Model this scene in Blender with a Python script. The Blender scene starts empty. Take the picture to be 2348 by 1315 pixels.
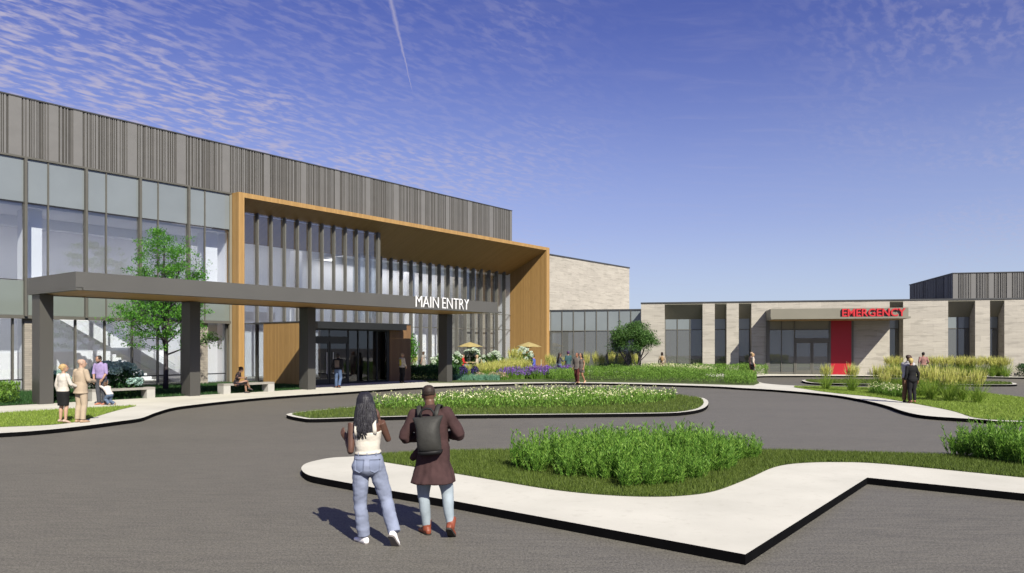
import bpy, bmesh, math, random
import numpy as np
from mathutils import Vector as V, Matrix, noise
random.seed(7); RNG = np.random.default_rng(11)
SC = bpy.context.scene
COL = SC.collection
PI = math.pi

# ---------------------------------------------------------------- camera model (metres, camera looks along +Y)
F, CX, HY, H = 1720.0, 1174.0, 795.0, 2.22
def gp(px, py, z=0.0):
    Y = F * (H - z) / (py - HY)
    return V(((px - CX) / F * Y, Y, z))
def at(px, Y, z=0.0):
    return V(((px - CX) / F * Y, Y, z))

# ---------------------------------------------------------------- tagging
def tag(o, label=None, cat=None, group=None, kind=None):
    if label: o['label'] = label
    if cat: o['category'] = cat
    if group: o['group'] = group
    if kind: o['kind'] = kind
    return o
def empty(name, loc=(0, 0, 0), rz=0.0, parent=None):
    o = bpy.data.objects.new(name, None); COL.objects.link(o)
    o.location = loc; o.rotation_euler = (0, 0, rz); o.empty_display_size = .2
    if parent: o.parent = parent
    return o
def copy_tree(o, parent=None):
    c = o.copy(); COL.objects.link(c)
    if parent: c.parent = parent
    for ch in list(o.children): copy_tree(ch, c)
    return c
def link(name, me, mats, parent=None, loc=None, rz=None):
    o = bpy.data.objects.new(name, me); COL.objects.link(o)
    if mats is not None:
        for m in (mats if isinstance(mats, (list, tuple)) else [mats]): me.materials.append(m)
    if parent: o.parent = parent
    if loc is not None: o.location = loc
    if rz is not None: o.rotation_euler = (0, 0, rz)
    return o

# ---------------------------------------------------------------- mesh builder
class MB:
    def __init__(s): s.v = []; s.f = []; s.m = []
    def face(s, pts, mi=0):
        b = len(s.v); s.v += [tuple(p) for p in pts]; s.f.append(tuple(range(b, b + len(pts)))); s.m.append(mi); return s
    def box(s, x0, x1, y0, y1, z0, z1, mi=0):
        if x0 > x1: x0, x1 = x1, x0
        if y0 > y1: y0, y1 = y1, y0
        if z0 > z1: z0, z1 = z1, z0
        b = len(s.v)
        s.v += [(x, y, z) for z in (z0, z1) for y in (y0, y1) for x in (x0, x1)]
        for q in ((0, 2, 3, 1), (4, 5, 7, 6), (0, 1, 5, 4), (2, 6, 7, 3), (0, 4, 6, 2), (1, 3, 7, 5)):
            s.f.append(tuple(b + i for i in q)); s.m.append(mi)
        return s
    def rings(s, rs, mi=0, cap=True):
        b = len(s.v); n = len(rs[0])
        for r in rs: s.v += [tuple(p) for p in r]
        for i in range(len(rs) - 1):
            for k in range(n):
                s.f.append((b + i * n + k, b + i * n + (k + 1) % n, b + (i + 1) * n + (k + 1) % n, b + (i + 1) * n + k)); s.m.append(mi)
        if cap:
            s.f.append(tuple(b + k for k in reversed(range(n)))); s.m.append(mi)
            e = b + (len(rs) - 1) * n
            s.f.append(tuple(e + k for k in range(n))); s.m.append(mi)
        return s
    def tube(s, pts, rad, n=8, mi=0, cap=True, flat=1.0, up=None):
        pts = [V(p) for p in pts]
        if not isinstance(rad, (list, tuple)): rad = [rad] * len(pts)
        rs = []; prev = None
        for i, p in enumerate(pts):
            t = (pts[min(i + 1, len(pts) - 1)] - pts[max(i - 1, 0)])
            if t.length < 1e-9: t = V((0, 0, 1))
            t.normalize()
            if prev is None:
                a = V(up) if up else (V((1, 0, 0)) if abs(t.x) < .8 else V((0, 1, 0)))
            else: a = prev
            a = (a - t * a.dot(t))
            if a.length < 1e-6: a = t.orthogonal()
            a.normalize(); prev = a; c = t.cross(a)
            rs.append([p + a * (math.cos(2 * PI * k / n) * rad[i]) + c * (math.sin(2 * PI * k / n) * rad[i] * flat) for k in range(n)])
        return s.rings(rs, mi, cap)
    def ell(s, c, rx, ry, rz, n=14, m=8, mi=0, rot=None):
        c = V(c); rs = []
        for i in range(m + 1):
            th = PI * (i + .0) / m; th = min(max(th, .06), PI - .06)
            r = []
            for k in range(n):
                a = 2 * PI * k / n
                q = V((rx * math.sin(th) * math.cos(a), ry * math.sin(th) * math.sin(a), -rz * math.cos(th)))
                if rot: q = rot @ q
                r.append(c + q)
            rs.append(r)
        return s.rings(rs, mi)
    def mesh(s, name='m', smooth=False, uv=True):
        me = bpy.data.meshes.new(name); me.from_pydata(s.v, [], s.f)
        me.polygons.foreach_set('material_index', s.m)
        if smooth: me.polygons.foreach_set('use_smooth', [True] * len(s.f))
        if uv: box_uv(me)
        me.update(); return me
    def build(s, name, mats, parent=None, smooth=False, loc=None, rz=None, uv=True):
        return link(name, s.mesh(name, smooth, uv), mats, parent, loc, rz)
def box_uv(me):
    l = me.uv_layers.new(name='UVMap'); uv = []
    vs = me.vertices
    for p in me.polygons:
        n = p.normal
        if abs(n.z) > .75: fx = lambda c: (c.x, c.y)
        else:
            t = V((-n.y, n.x, 0)); t.normalize()
            if abs(t.x) > .5 and t.x < 0 or abs(t.x) <= .5 and t.y < 0: t = -t
            fx = lambda c, t=t: (c.x * t.x + c.y * t.y, c.z)
        for i in p.vertices: uv += fx(vs[i].co)
    l.data.foreach_set('uv', uv)
def np_mesh(name, verts, k, mats, parent=None, smooth=False, loc=None, rz=None, cols=None):
    """verts: (N*k,3) array, every k consecutive verts are one face"""
    me = bpy.data.meshes.new(name); n = len(verts); nf = n // k
    me.vertices.add(n); me.vertices.foreach_set('co', np.asarray(verts, dtype=np.float32).ravel())
    me.loops.add(n); me.loops.foreach_set('vertex_index', np.arange(n, dtype=np.int32))
    me.polygons.add(nf)
    me.polygons.foreach_set('loop_start', np.arange(0, n, k, dtype=np.int32))
    try: me.polygons.foreach_set('loop_total', np.full(nf, k, dtype=np.int32))
    except Exception: pass
    me.update(calc_edges=True); me.validate()
    return link(name, me, mats, parent, loc, rz)
def crom(pts, n=6, closed=False):
    pts = [V(p) for p in pts]; N = len(pts); out = []
    for i in range(N if closed else N - 1):
        p1, p2 = pts[i], pts[(i + 1) % N]
        p0 = pts[i - 1] if (closed or i > 0) else p1 * 2 - p2
        p3 = pts[(i + 2) % N] if (closed or i + 2 < N) else p2 * 2 - p1
        for k in range(n):
            t = k / n
            out.append(.5 * ((2 * p1) + (p2 - p0) * t + (2 * p0 - 5 * p1 + 4 * p2 - p3) * t * t + (3 * p1 - p0 - 3 * p2 + p3) * t ** 3))
    if not closed: out.append(pts[-1])
    return out

# ---------------------------------------------------------------- materials
MATS = {}
ALB = .66      # overall albedo level that goes with the exposure below
KEEP = ('white_wall', 'white_floor', 'ceiling', 'hydrangea', 'white_flower', 'white_letters', 'shoe', 'glass')
class NT:
    def __init__(s, name):
        s.k = 1.0 if any(name.startswith(q) for q in KEEP) else ALB; s.m = bpy.data.materials.new(name); s.m.use_nodes = True; s.t = s.m.node_tree; s.t.nodes.clear()
        s.out = s.n('ShaderNodeOutputMaterial')
    def n(s, ty, **kw):
        nd = s.t.nodes.new(ty)
        for k, v in kw.items():
            if k in nd.inputs: nd.inputs[k].default_value = v
            else: setattr(nd, k, v)
        return nd
    def l(s, a, b): s.t.links.new(a, b)
    def math(s, op, a, b=None):
        nd = s.t.nodes.new('ShaderNodeMath'); nd.operation = op
        for i, x in enumerate((a, b)):
            if x is None: continue
            if isinstance(x, (int, float)): nd.inputs[i].default_value = x
            else: s.l(x, nd.inputs[i])
        return nd.outputs[0]
    def mix(s, fac, a, b):
        nd = s.t.nodes.new('ShaderNodeMix'); nd.data_type = 'RGBA'
        for i, x in ((0, fac), (6, a), (7, b)):
            if isinstance(x, (int, float)): nd.inputs[i].default_value = x
            elif isinstance(x, (tuple, list)): nd.inputs[i].default_value = (*x[:3], 1)
            else: s.l(x, nd.inputs[i])
        return nd.outputs[2]
    def ramp(s, fac, stops):
        nd = s.t.nodes.new('ShaderNodeValToRGB'); e = nd.color_ramp.elements
        while len(e) < len(stops): e.new(.5)
        for i, (p, c) in enumerate(stops):
            e[i].position = p; e[i].color = (*c, 1) if isinstance(c, (tuple, list)) else (c, c, c, 1)
        s.l(fac, nd.inputs[0]); return nd.outputs[0]
    def noise(s, scale, detail=4, vec=None, rough=.55, dim='3D'):
        nd = s.n('ShaderNodeTexNoise'); nd.inputs['Scale'].default_value = scale
        nd.inputs['Detail'].default_value = detail; nd.inputs['Roughness'].default_value = rough
        if vec is not None: s.l(vec, nd.inputs['Vector'])
        return nd.outputs[0]
    def coord(s, which='Object'): return s.n('ShaderNodeTexCoord').outputs[which]
    def mapping(s, vec, scale=(1, 1, 1), loc=(0, 0, 0), rot=(0, 0, 0)):
        nd = s.n('ShaderNodeMapping'); nd.inputs['Scale'].default_value = scale; nd.inputs['Location'].default_value = loc; nd.inputs['Rotation'].default_value = rot
        s.l(vec, nd.inputs['Vector']); return nd.outputs[0]
    def lvl(s, col):
        if isinstance(col, (tuple, list)): return tuple(x * s.k for x in col[:3])
        if s.k == 1.0: return col
        nd = s.t.nodes.new('ShaderNodeMix'); nd.data_type = 'RGBA'; nd.blend_type = 'MULTIPLY'; nd.inputs[0].default_value = 1
        nd.inputs[7].default_value = (s.k, s.k, s.k, 1); s.l(col, nd.inputs[6]); return nd.outputs[2]
    def bsdf(s, col, rough=.6, metal=0.0, spec=.4, bump=None, bstr=.3, bdist=.01):
        b = s.n('ShaderNodeBsdfPrincipled'); b.inputs['Metallic'].default_value = metal
        b.inputs['Specular IOR Level'].default_value = spec
        col = s.lvl(col)
        if isinstance(col, (tuple, list)): b.inputs['Base Color'].default_value = (*col[:3], 1)
        else: s.l(col, b.inputs['Base Color'])
        if isinstance(rough, (int, float)): b.inputs['Roughness'].default_value = rough
        else: s.l(rough, b.inputs['Roughness'])
        if bump is not None:
            bn = s.n('ShaderNodeBump'); bn.inputs['Strength'].default_value = bstr; bn.inputs['Distance'].default_value = bdist
            s.l(bump, bn.inputs['Height']); s.l(bn.outputs[0], b.inputs['Normal'])
        return b
    def done(s, sh):
        s.l(sh.outputs[0] if hasattr(sh, 'outputs') else sh, s.out.inputs[0]); return s.m
def cmul(c, k): return tuple(min(1, x * k) for x in c)
def plain(name, col, rough=.6, metal=0.0, var=.12, scale=3.0, bump=0.0, bscale=60, spec=.4):
    key = (name, col, rough)
    if key in MATS: return MATS[key]
    t = NT(name); co = t.coord()
    nz = t.noise(scale, 5, co)
    c = t.mix(t.ramp(nz, [(.3, 0.0), (.7, 1.0)]), cmul(col, 1 - var), cmul(col, 1 + var))
    b = t.bsdf(c, rough, metal, spec, bump=t.noise(bscale, 3, co) if bump else None, bstr=bump, bdist=.01)
    MATS[key] = t.done(b); return MATS[key]
def cloth(name, col, rough=.85, var=.18): return plain(name, col, rough, 0, var, 9.0, .35, 28, .2)
def skin_m(col): return plain('skin', col, .5, 0, .08, 8, 0, 60, .35)

def leaf_mat(name, stops, trans=.35, rough=.55):
    t = NT(name); t.k = max(t.k, .92); g = t.n('ShaderNodeNewGeometry')
    c = t.ramp(g.outputs['Random Per Island'], stops)
    d = t.bsdf(c, rough, 0, .25); tr = t.n('ShaderNodeBsdfTranslucent'); t.l(t.lvl(c), tr.inputs[0])
    mx = t.n('ShaderNodeMixShader'); mx.inputs[0].default_value = trans
    t.l(d.outputs[0], mx.inputs[1]); t.l(tr.outputs[0], mx.inputs[2])
    return t.done(mx)
def mk_asphalt():
    t = NT('asphalt'); co = t.coord()
    big = t.noise(.30, 6, t.mapping(co, (.35, 1.6, 1), rot=(0, 0, .35)), .65); mid = t.noise(2.2, 6, co); fine = t.noise(62, 3, co); sp = t.noise(240, 1, co)
    c = t.mix(t.ramp(big, [(.3, 0.0), (.7, 1.0)]), (.122, .116, .096), (.185, .174, .145))
    c = t.mix(t.math('MULTIPLY', t.ramp(mid, [(.35, 0.0), (.7, 1.0)]), .35), c, (.118, .109, .096))
    st = t.noise(1.0, 5, t.mapping(co, (1.6, 14, 1), rot=(0, 0, .35)), .7); gr = t.noise(34, 4, co, .75)
    c = t.mix(t.ramp(st, [(.38, .0), (.62, .75)]), c, (.235, .218, .178))
    c = t.mix(t.ramp(gr, [(.38, .75), (.52, 0.0)]), c, (.070, .066, .058))
    c = t.mix(t.ramp(gr, [(.52, 0.0), (.66, .65)]), c, (.25, .232, .20))
    c = t.mix(t.ramp(fine, [(.54, 0.0), (.68, .7)]), c, (.36, .34, .31))
    c = t.mix(t.ramp(sp, [(.30, .5), (.46, 0.0)]), c, (.055, .052, .050))
    return t.done(t.bsdf(c, .6, 0, .2, bump=fine, bstr=.35, bdist=.006))
def mk_concrete():
    t = NT('concrete'); co = t.coord()
    a = t.noise(.6, 6, co); b = t.noise(7, 6, co, .65); f = t.noise(130, 2, co)
    c = t.mix(t.ramp(a, [(.35, 0.0), (.65, 1.0)]), (.66, .64, .56), (.77, .745, .655))
    c = t.mix(t.ramp(b, [(.56, 0.0), (.74, .55)]), c, (.57, .545, .465))
    c = t.mix(t.ramp(f, [(.25, .5), (.40, 0.0)]), c, (.52, .49, .44))
    return t.done(t.bsdf(c, .8, 0, .3, bump=f, bstr=.15, bdist=.004))
def mk_brick(name, c1, c2, joint, bw=.62, bh=.085):
    t = NT(name); uv = t.coord('UV')
    br = t.n('ShaderNodeTexBrick'); t.l(uv, br.inputs['Vector'])
    br.inputs['Scale'].default_value = 1; br.inputs['Brick Width'].default_value = bw; br.inputs['Row Height'].default_value = bh
    br.inputs['Mortar Size'].default_value = .004; br.inputs['Mortar Smooth'].default_value = .2
    br.inputs['Color1'].default_value = (*c1, 1); br.inputs['Color2'].default_value = (*c2, 1); br.inputs['Mortar'].default_value = (*joint, 1)
    br.offset = .37; br.inputs['Bias'].default_value = -.25
    # larger panels of slightly different tone and long dark courses
    st = t.noise(1.0, 3, t.mapping(uv, (.7, 4.2, 1))); d = t.ramp(st, [(.55, 0.0), (.62, .75)])
    c = t.mix(d, br.outputs[0], cmul(c1, .72))
    pn = t.n('ShaderNodeTexBrick'); t.l(uv, pn.inputs['Vector']); pn.inputs['Brick Width'].default_value = 1.55; pn.inputs['Row Height'].default_value = .43
    pn.inputs['Scale'].default_value = 1; pn.inputs['Mortar Size'].default_value = .006; pn.inputs['Color1'].default_value = (1, 1, 1, 1); pn.inputs['Color2'].default_value = (.86, .86, .86, 1); pn.inputs['Mortar'].default_value = (.74, .74, .74, 1)
    mm = t.n('ShaderNodeMix'); mm.data_type = 'RGBA'; mm.blend_type = 'MULTIPLY'; mm.inputs[0].default_value = 1
    t.l(c, mm.inputs[6]); t.l(pn.outputs[0], mm.inputs[7])
    return t.done(t.bsdf(mm.outputs[2], .85, 0, .2, bump=br.outputs['Fac'], bstr=-.4, bdist=.01))
def mk_wood(name, c1, c2, board=.14):
    t = NT(name); uv = t.coord('UV'); sx = t.n('ShaderNodeSeparateXYZ'); t.l(uv, sx.inputs[0])
    u = t.math('DIVIDE', sx.outputs[0], board); fl = t.math('FLOOR', u); fr = t.math('FRACT', u)
    wn = t.n('ShaderNodeTexWhiteNoise', noise_dimensions='1D'); t.l(fl, wn.inputs['W'])
    gr = t.noise(1.0, 5, t.mapping(uv, (26, 1.3, 1))); gr2 = t.noise(1.0, 3, t.mapping(uv, (90, 2.0, 1)))
    c = t.mix(wn.outputs['Value'], c1, c2)
    c = t.mix(t.math('MULTIPLY', t.ramp(gr, [(.35, 0.0), (.7, 1.0)]), .45), c, cmul(c1, .62))
    c = t.mix(t.math('MULTIPLY', t.ramp(gr2, [(.4, 0.0), (.7, 1.0)]), .25), c, cmul(c2, 1.25))
    gv = t.math('MAXIMUM', t.math('LESS_THAN', fr, .05), 0.0)
    c = t.mix(t.math('MULTIPLY', gv, .55), c, cmul(c1, .3))
    return t.done(t.bsdf(c, .5, 0, .3))
def mk_glass(name, tint=(.86, .89, .91), base=.05, ior=1.5, film=None):
    t = NT(name); fr = t.n('ShaderNodeFresnel'); fr.inputs[0].default_value = ior
    tr = t.n('ShaderNodeBsdfTransparent'); tr.inputs[0].default_value = (*tint, 1)
    gl = t.n('ShaderNodeBsdfGlossy'); gl.inputs['Color'].default_value = (.95, .97, 1, 1); gl.inputs['Roughness'].default_value = .0
    if film:
        df = t.n('ShaderNodeBsdfDiffuse'); df.inputs[0].default_value = (*film[0], 1); m2 = t.n('ShaderNodeMixShader'); m2.inputs[0].default_value = film[1]
        t.l(tr.outputs[0], m2.inputs[1]); t.l(df.outputs[0], m2.inputs[2]); tr = m2
    g = t.n('ShaderNodeNewGeometry'); f = t.math('MULTIPLY', t.math('ADD', fr.outputs[0], base), t.math('SUBTRACT', 1.0, g.outputs['Backfacing']))
    mx = t.n('ShaderNodeMixShader'); t.l(f, mx.inputs[0]); t.l(tr.outputs[0], mx.inputs[1]); t.l(gl.outputs[0], mx.inputs[2])
    return t.done(mx)
M = {}
def make_materials():
    M['asphalt'] = mk_asphalt(); M['concrete'] = mk_concrete()
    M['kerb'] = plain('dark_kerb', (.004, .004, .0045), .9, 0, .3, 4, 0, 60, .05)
    M['soil'] = plain('soil', (.028, .034, .014), .95, 0, .5, 6, .6, 40)
    M['turf'] = plain('turf', (.075, .105, .022), .95, 0, .45, 5, .7, 70)
    M['turf_light'] = plain('turf_light', (.15, .20, .035), .95, 0, .4, 5, .7, 70)
    M['blade'] = leaf_mat('grass_blade', [(0, (.05, .085, .012)), (.5, (.105, .155, .025)), (1, (.18, .24, .05))], .35)
    M['blade_light'] = leaf_mat('lawn_blade', [(0, (.13, .21, .025)), (.5, (.22, .32, .045)), (1, (.33, .42, .09))], .35)
    M['leaf_bright'] = leaf_mat('leaf_bright', [(0, (.03, .13, .012)), (.5, (.09, .28, .03)), (1, (.20, .46, .06))], .5)
    M['leaf_olive'] = leaf_mat('leaf_olive', [(0, (.025, .075, .016)), (.5, (.065, .145, .030)), (1, (.125, .225, .055))], .3)
    M['leaf_feather'] = leaf_mat('leaf_feather', [(0, (.065, .16, .02)), (.5, (.155, .32, .042)), (1, (.31, .49, .09))], .45)
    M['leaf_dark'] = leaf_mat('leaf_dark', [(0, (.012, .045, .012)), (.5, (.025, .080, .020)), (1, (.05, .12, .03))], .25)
    M['leaf_hedge'] = leaf_mat('leaf_hedge', [(0, (.06, .14, .018)), (.5, (.14, .27, .036)), (1, (.26, .42, .08))], .4)
    M['reed'] = leaf_mat('reed_leaf', [(0, (.09, .18, .02)), (.5, (.20, .32, .04)), (1, (.36, .46, .09))], .4)
    M['plume'] = leaf_mat('reed_plume', [(0, (.30, .36, .06)), (.5, (.50, .50, .13)), (1, (.68, .62, .26))], .35)
    M['salvia'] = leaf_mat('salvia_flower', [(0, (.09, .035, .20)), (.5, (.18, .075, .38)), (1, (.30, .15, .52))], .3)
    M['salvia_dark'] = leaf_mat('salvia_dark_flower', [(0, (.02, .015, .07)), (.5, (.035, .025, .11)), (1, (.06, .04, .17))], .2)
    M['fescue'] = leaf_mat('fescue', [(0, (.09, .22, .14)), (.5, (.17, .36, .24)), (1, (.28, .48, .34))], .3)
    M['sedum'] = leaf_mat('sedum_flower', [(0, (.30, .22, .13)), (.5, (.44, .34, .22)), (1, (.55, .45, .30))], .3)
    M['white_flower'] = leaf_mat('white_flower', [(0, (.42, .45, .18)), (.5, (.60, .60, .33)), (1, (.80, .79, .56))], .3)
    M['hydrangea'] = leaf_mat('hydrangea_petal', [(0, (.36, .46, .34)), (.5, (.54, .62, .50)), (1, (.74, .78, .68))], .3)
    M['hydrangea_shaded'] = leaf_mat('hydrangea_shaded_petal', [(0, (.22, .36, .33)), (.5, (.34, .50, .46)), (1, (.48, .62, .57))], .3)  # white petals tinted teal grey: canopy shade put into the colour
    M['bark'] = plain('bark', (.10, .075, .055), .9, 0, .4, 14, .6, 30)
    M['bark_dark'] = plain('bark_dark', (.055, .045, .050), .9, 0, .4, 14, .6, 30)
    M['brick'] = mk_brick('pale_brick', (.57, .53, .46), (.50, .465, .41), (.40, .37, .325))
    M['brick_small'] = mk_brick('small_brick', (.42, .38, .32), (.33, .30, .26), (.16, .145, .12), .30, .10)
    M['wood'] = mk_wood('wood_cladding', (.42, .25, .090), (.53, .325, .125))
    M['wood_soffit'] = mk_wood('wood_soffit', (.42, .25, .09), (.50, .30, .115), .16)
    M['wood_brown'] = mk_wood('wood_brown', (.21, .12, .06), (.27, .155, .075))
    M['panel'] = plain('metal_panel', (.196, .191, .184), .5, .0, .06, 1.5)
    M['groove'] = plain('metal_groove', (.072, .068, .061), .55, .0, .1, 2)
    M['mid'] = plain('metal_mid', (.125, .119, .110), .5, .0, .08, 2)
    M['fascia'] = plain('fascia_metal', (.116, .113, .105), .5, .0, .05, .7)
    M['column'] = plain('column_metal', (.080, .077, .070), .5, .0, .05, .7)
    M['frame'] = plain('window_frame', (.125, .120, .102), .5, .0, .08, 2)
    M['fin'] = plain('glazing_fin', (.165, .16, .14), .5, .0, .08, 2)
    M['frame_dark'] = plain('dark_frame', (.022, .024, .027), .4, .0, .1, 2)
    M['cap'] = plain('parapet_cap', (.06, .062, .065), .5, 0, .1, 2)
    M['white'] = plain('white_wall', (.86, .85, .87), .85, 0, .03, .6)
    M['floor_in'] = plain('white_floor', (.78, .77, .78), .4, 0, .06, .8)
    M['ceil'] = plain('ceiling', (.84, .83, .85), .9, 0, .03, .5)
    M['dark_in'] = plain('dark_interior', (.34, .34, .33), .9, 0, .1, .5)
    M['spandrel'] = plain('spandrel_glass', (.235, .265, .28), .08, 0, .06, .5, spec=.6)
    M['spandrel_lo'] = plain('spandrel_grey_glass', (.205, .235, .215), .10, 0, .05, .5, spec=.6)
    M['taupe'] = plain('taupe_metal', (.25, .235, .185), .5, 0, .05, 1)
    M['glass'] = mk_glass('glass', (.86, .88, .90), .13)
    M['glass_grey'] = mk_glass('grey_glass', (.60, .62, .63), .05, film=((.130, .135, .132), .62))
    M['glass_dark'] = mk_glass('dark_glass', (.62, .63, .65), .03)
    M['red'] = plain('red_panel', (.46, .006, .018), .45, 0, .04, 1)
    M['red_sign'] = plain('red_letters', (.66, .032, .042), .4, 0, .03, 2)
    M['white_sign'] = plain('white_letters', (.66, .66, .66), .5, 0, .02, 2)
    M['bench'] = plain('bench_stone', (.50, .485, .45), .7, 0, .08, 3)
    M['bench_top'] = plain('bench_top', (.34, .32, .29), .6, 0, .1, 3)
    M['parasol'] = plain('parasol_cloth', (.43, .345, .14), .8, 0, .06, 4)
    M['pole'] = plain('pole_metal', (.10, .095, .07), .5, .3, .1, 3)
    M['patio_wood'] = plain('pale_chair_wood', (.55, .45, .22), .6, 0, .15, 8)
make_materials()
_t = NT('fill_lamp_glow'); _e = _t.n('ShaderNodeEmission'); _e.inputs[0].default_value = (1, .97, .93, 1); _e.inputs[1].default_value = 2.8; M['fill_lamp'] = _t.done(_e)  # glow of the fill lamps added to brighten the lobby
# ================================================================ GROUND, KERBS, LAWNS
ZK = .11
def struct(o): o['kind'] = 'structure'; return o
def sheet(name, poly, z, mats, side=None, z0=0.0, kind='structure'):
    """flat polygon sheet at height z; with side, dark kerb faces drop to z0"""
    bm = bmesh.new(); vs = [bm.verts.new((p[0], p[1], z)) for p in poly]
    f = bm.faces.new(vs); f.normal_update()
    if f.normal.z < 0: f.normal_flip()
    bmesh.ops.triangulate(bm, faces=[f], ngon_method='EAR_CLIP')
    if side is not None:
        lo = [bm.verts.new((p[0], p[1], z0)) for p in poly]; n = len(vs)
        for i in range(n):
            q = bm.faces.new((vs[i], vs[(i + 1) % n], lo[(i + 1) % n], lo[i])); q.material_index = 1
        bmesh.ops.recalc_face_normals(bm, faces=bm.faces[:])
    me = bpy.data.meshes.new(name); bm.to_mesh(me); bm.free(); box_uv(me)
    o = link(name, me, [mats] + ([side] if side else []))
    if kind: o['kind'] = kind
    return o
def G(l, z=ZK): return [gp(x, y, z) for x, y in l]
ground = MB().face([(-700, -60, 0), (700, -60, 0), (700, 1500, 0), (-700, 1500, 0)]).build('ground', M['asphalt'])
struct(ground)

# --- main pavement plinth (kerb line read along the road edge)
front = G([(0, 993.5), (96, 987), (192, 977), (271, 966.7), (319, 960), (338.6, 954), (357.7, 946.5), (399, 935), (463, 926.5), (527, 919.5), (600, 912.5), (690, 906), (794, 899.5), (880, 893.5), (960, 889), (1060, 884), (1119, 882), (1215, 879.4), (1310, 878.8), (1400, 879.6), (1498, 882), (1628, 886), (1700, 890), (1787, 895), (1902, 905), (1975, 916.5), (2032, 930), (2061, 940), (2090, 948), (2133, 954.5), (2240, 961.5), (2348, 967.5)])
front = [V((-30, 12.5, 0)), V((-20, 14.4, 0)), V((-14.6, 17.05, 0))] + front + [V((19.5, 20.6, 0)), V((40, 19.2, 0))]
front = crom(front, 5)
back_lawn = crom(G([(2348, 912), (2220, 897.5), (2100, 892), (1960, 888.6), (1830, 885), (1762, 880.6), (1740, 876), (1729, 868.5)]), 5)
em_kerb = crom(G([(1736, 863.6), (1760, 862.4), (1850, 862.2), (1950, 862.3), (2050, 862.4), (2162, 863.4), (2348, 866)]), 4)
poly = [(p.x, p.y) for p in front] + [(48, 19.0), (48, 25.5)] + [(30, 28.6)] + [(p.x, p.y) for p in back_lawn] + [(p.x, p.y) for p in em_kerb] + [(60, 46.5), (90, 41), (90, 200), (-90, 200), (-90, 10)]
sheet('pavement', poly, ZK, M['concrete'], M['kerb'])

# --- traffic island in the middle of the turning loop
isl = crom(G([(657, 951.5), (690, 959), (727, 961), (860, 957), (1031, 953), (1291, 950.5), (1509, 948), (1574, 944.5), (1611, 937), (1624, 926), (1619, 916), (1596, 910), (1535, 904.5), (1400, 898), (1240, 899.5), (1092, 908.5), (961, 917), (814, 932.5), (727, 941), (675, 946.5)]), 5, True)
def inset(poly, d):
    n = len(poly); out = []
    area = sum(poly[i].x * poly[(i + 1) % n].y - poly[(i + 1) % n].x * poly[i].y for i in range(n))
    sgn = 1 if area > 0 else -1
    for i in range(n):
        t = poly[(i + 1) % n] - poly[i - 1]; t.z = 0; t.normalize()
        out.append(poly[i] + V((-t.y, t.x, 0)) * d * sgn)
    return out
sheet('island_kerb', isl, ZK, M['concrete'], M['kerb'])
isl_grass = inset(isl, .17)
sheet('island_lawn', isl_grass, ZK + .006, M['turf'])

# --- foreground refuge: pavement with a grass bed
fr_out = crom(G([(805, 1047.5), (760, 1050), (722, 1057), (700, 1064), (691, 1073), (696, 1083), (712, 1091), (745, 1098)]), 5) + G([(900, 1126), (1046, 1150), (1300, 1196.5), (1709, 1271.7), (1988.5, 1095.5), (2348, 1132)]) + [V((16, 10.35, 0)), V((16, 14.0, 0))] + crom(G([(2348, 1049), (2148, 1043), (1918, 1037), (1729, 1032.5), (1400, 1031.5), (1200, 1032.5), (1000, 1035.5), (877, 1042.5), (805, 1047.5)]), 4)[:-1]
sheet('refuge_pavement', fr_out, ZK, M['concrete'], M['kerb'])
fr_grass = crom(G([(830, 1047.3), (850, 1052), (880, 1060), (944, 1070.5), (1034, 1085), (1143, 1103.5), (1258, 1122.5), (1373, 1135), (1488, 1140), (1574, 1137), (1643, 1126), (1717, 1098), (1775, 1072.5), (1832, 1063), (1918, 1060.5), (2033, 1065), (2348, 1096)]), 5) + [V((16, 11.5, 0)), V((16, 13.96, 0))] + crom(G([(2348, 1049.6), (2148, 1043.6), (1918, 1037.6), (1729, 1033), (1400, 1032), (1200, 1033), (1000, 1036), (877, 1043), (835, 1045.6)]), 4)
sheet('refuge_lawn', fr_grass, ZK + .006, M['turf'])

# --- left lawn, planting beds against the building, right lawn, emergency island
l_lawn = [V((-20, 16.2, 0)), V((-14.6, 18.3, 0))] + crom(G([(0, 980), (100, 976), (160, 970.5), (195, 963.5), (224, 955), (270, 941.5), (313, 931.6)]), 5) + crom(G([(300, 931), (250, 933.5), (200, 936.3), (100, 942), (0, 948)]), 4) + [V((-27, 23.5, 0))]
sheet('left_lawn', l_lawn, ZK + .006, M['turf_light'])
OM = V(((547 - CX) / F * 42.7, 42.7, 0)); U = V((.61486, .78864, 0)); N = V((.78864, -.61486, 0))
ROTM = math.atan2(U.y, U.x)
def Mw(s, d, z=ZK): return OM + U * s + N * d + V((0, 0, z))
bed1 = [Mw(-30, 8.0), Mw(-13.4, 7.95), Mw(-7.2, 7.85), Mw(-1.5, 7.8), Mw(-.6, 7.6), Mw(.8, 5.1), Mw(.8, -2), Mw(-30, -2)]
sheet('planting_bed', bed1, ZK + .005, M['soil'])
bed2 = [Mw(9.0, 5.8)] + crom(G([(985, 878.5), (1040, 878.3), (1140, 877.6), (1240, 876.9), (1330, 876.8), (1420, 877.6), (1560, 880.2), (1660, 882.8), (1728, 884.3)]), 4) + G([(1742, 879), (1734, 871), (1728, 866.8), (1700, 865.6), (1640, 864.8)]) + [V((14, 58.5, 0)), V((4.5, 63, 0)), Mw(29.5, -3.6), Mw(9.0, -3.6)]
sheet('garden_bed', bed2, ZK + .005, M['turf'])
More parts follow.
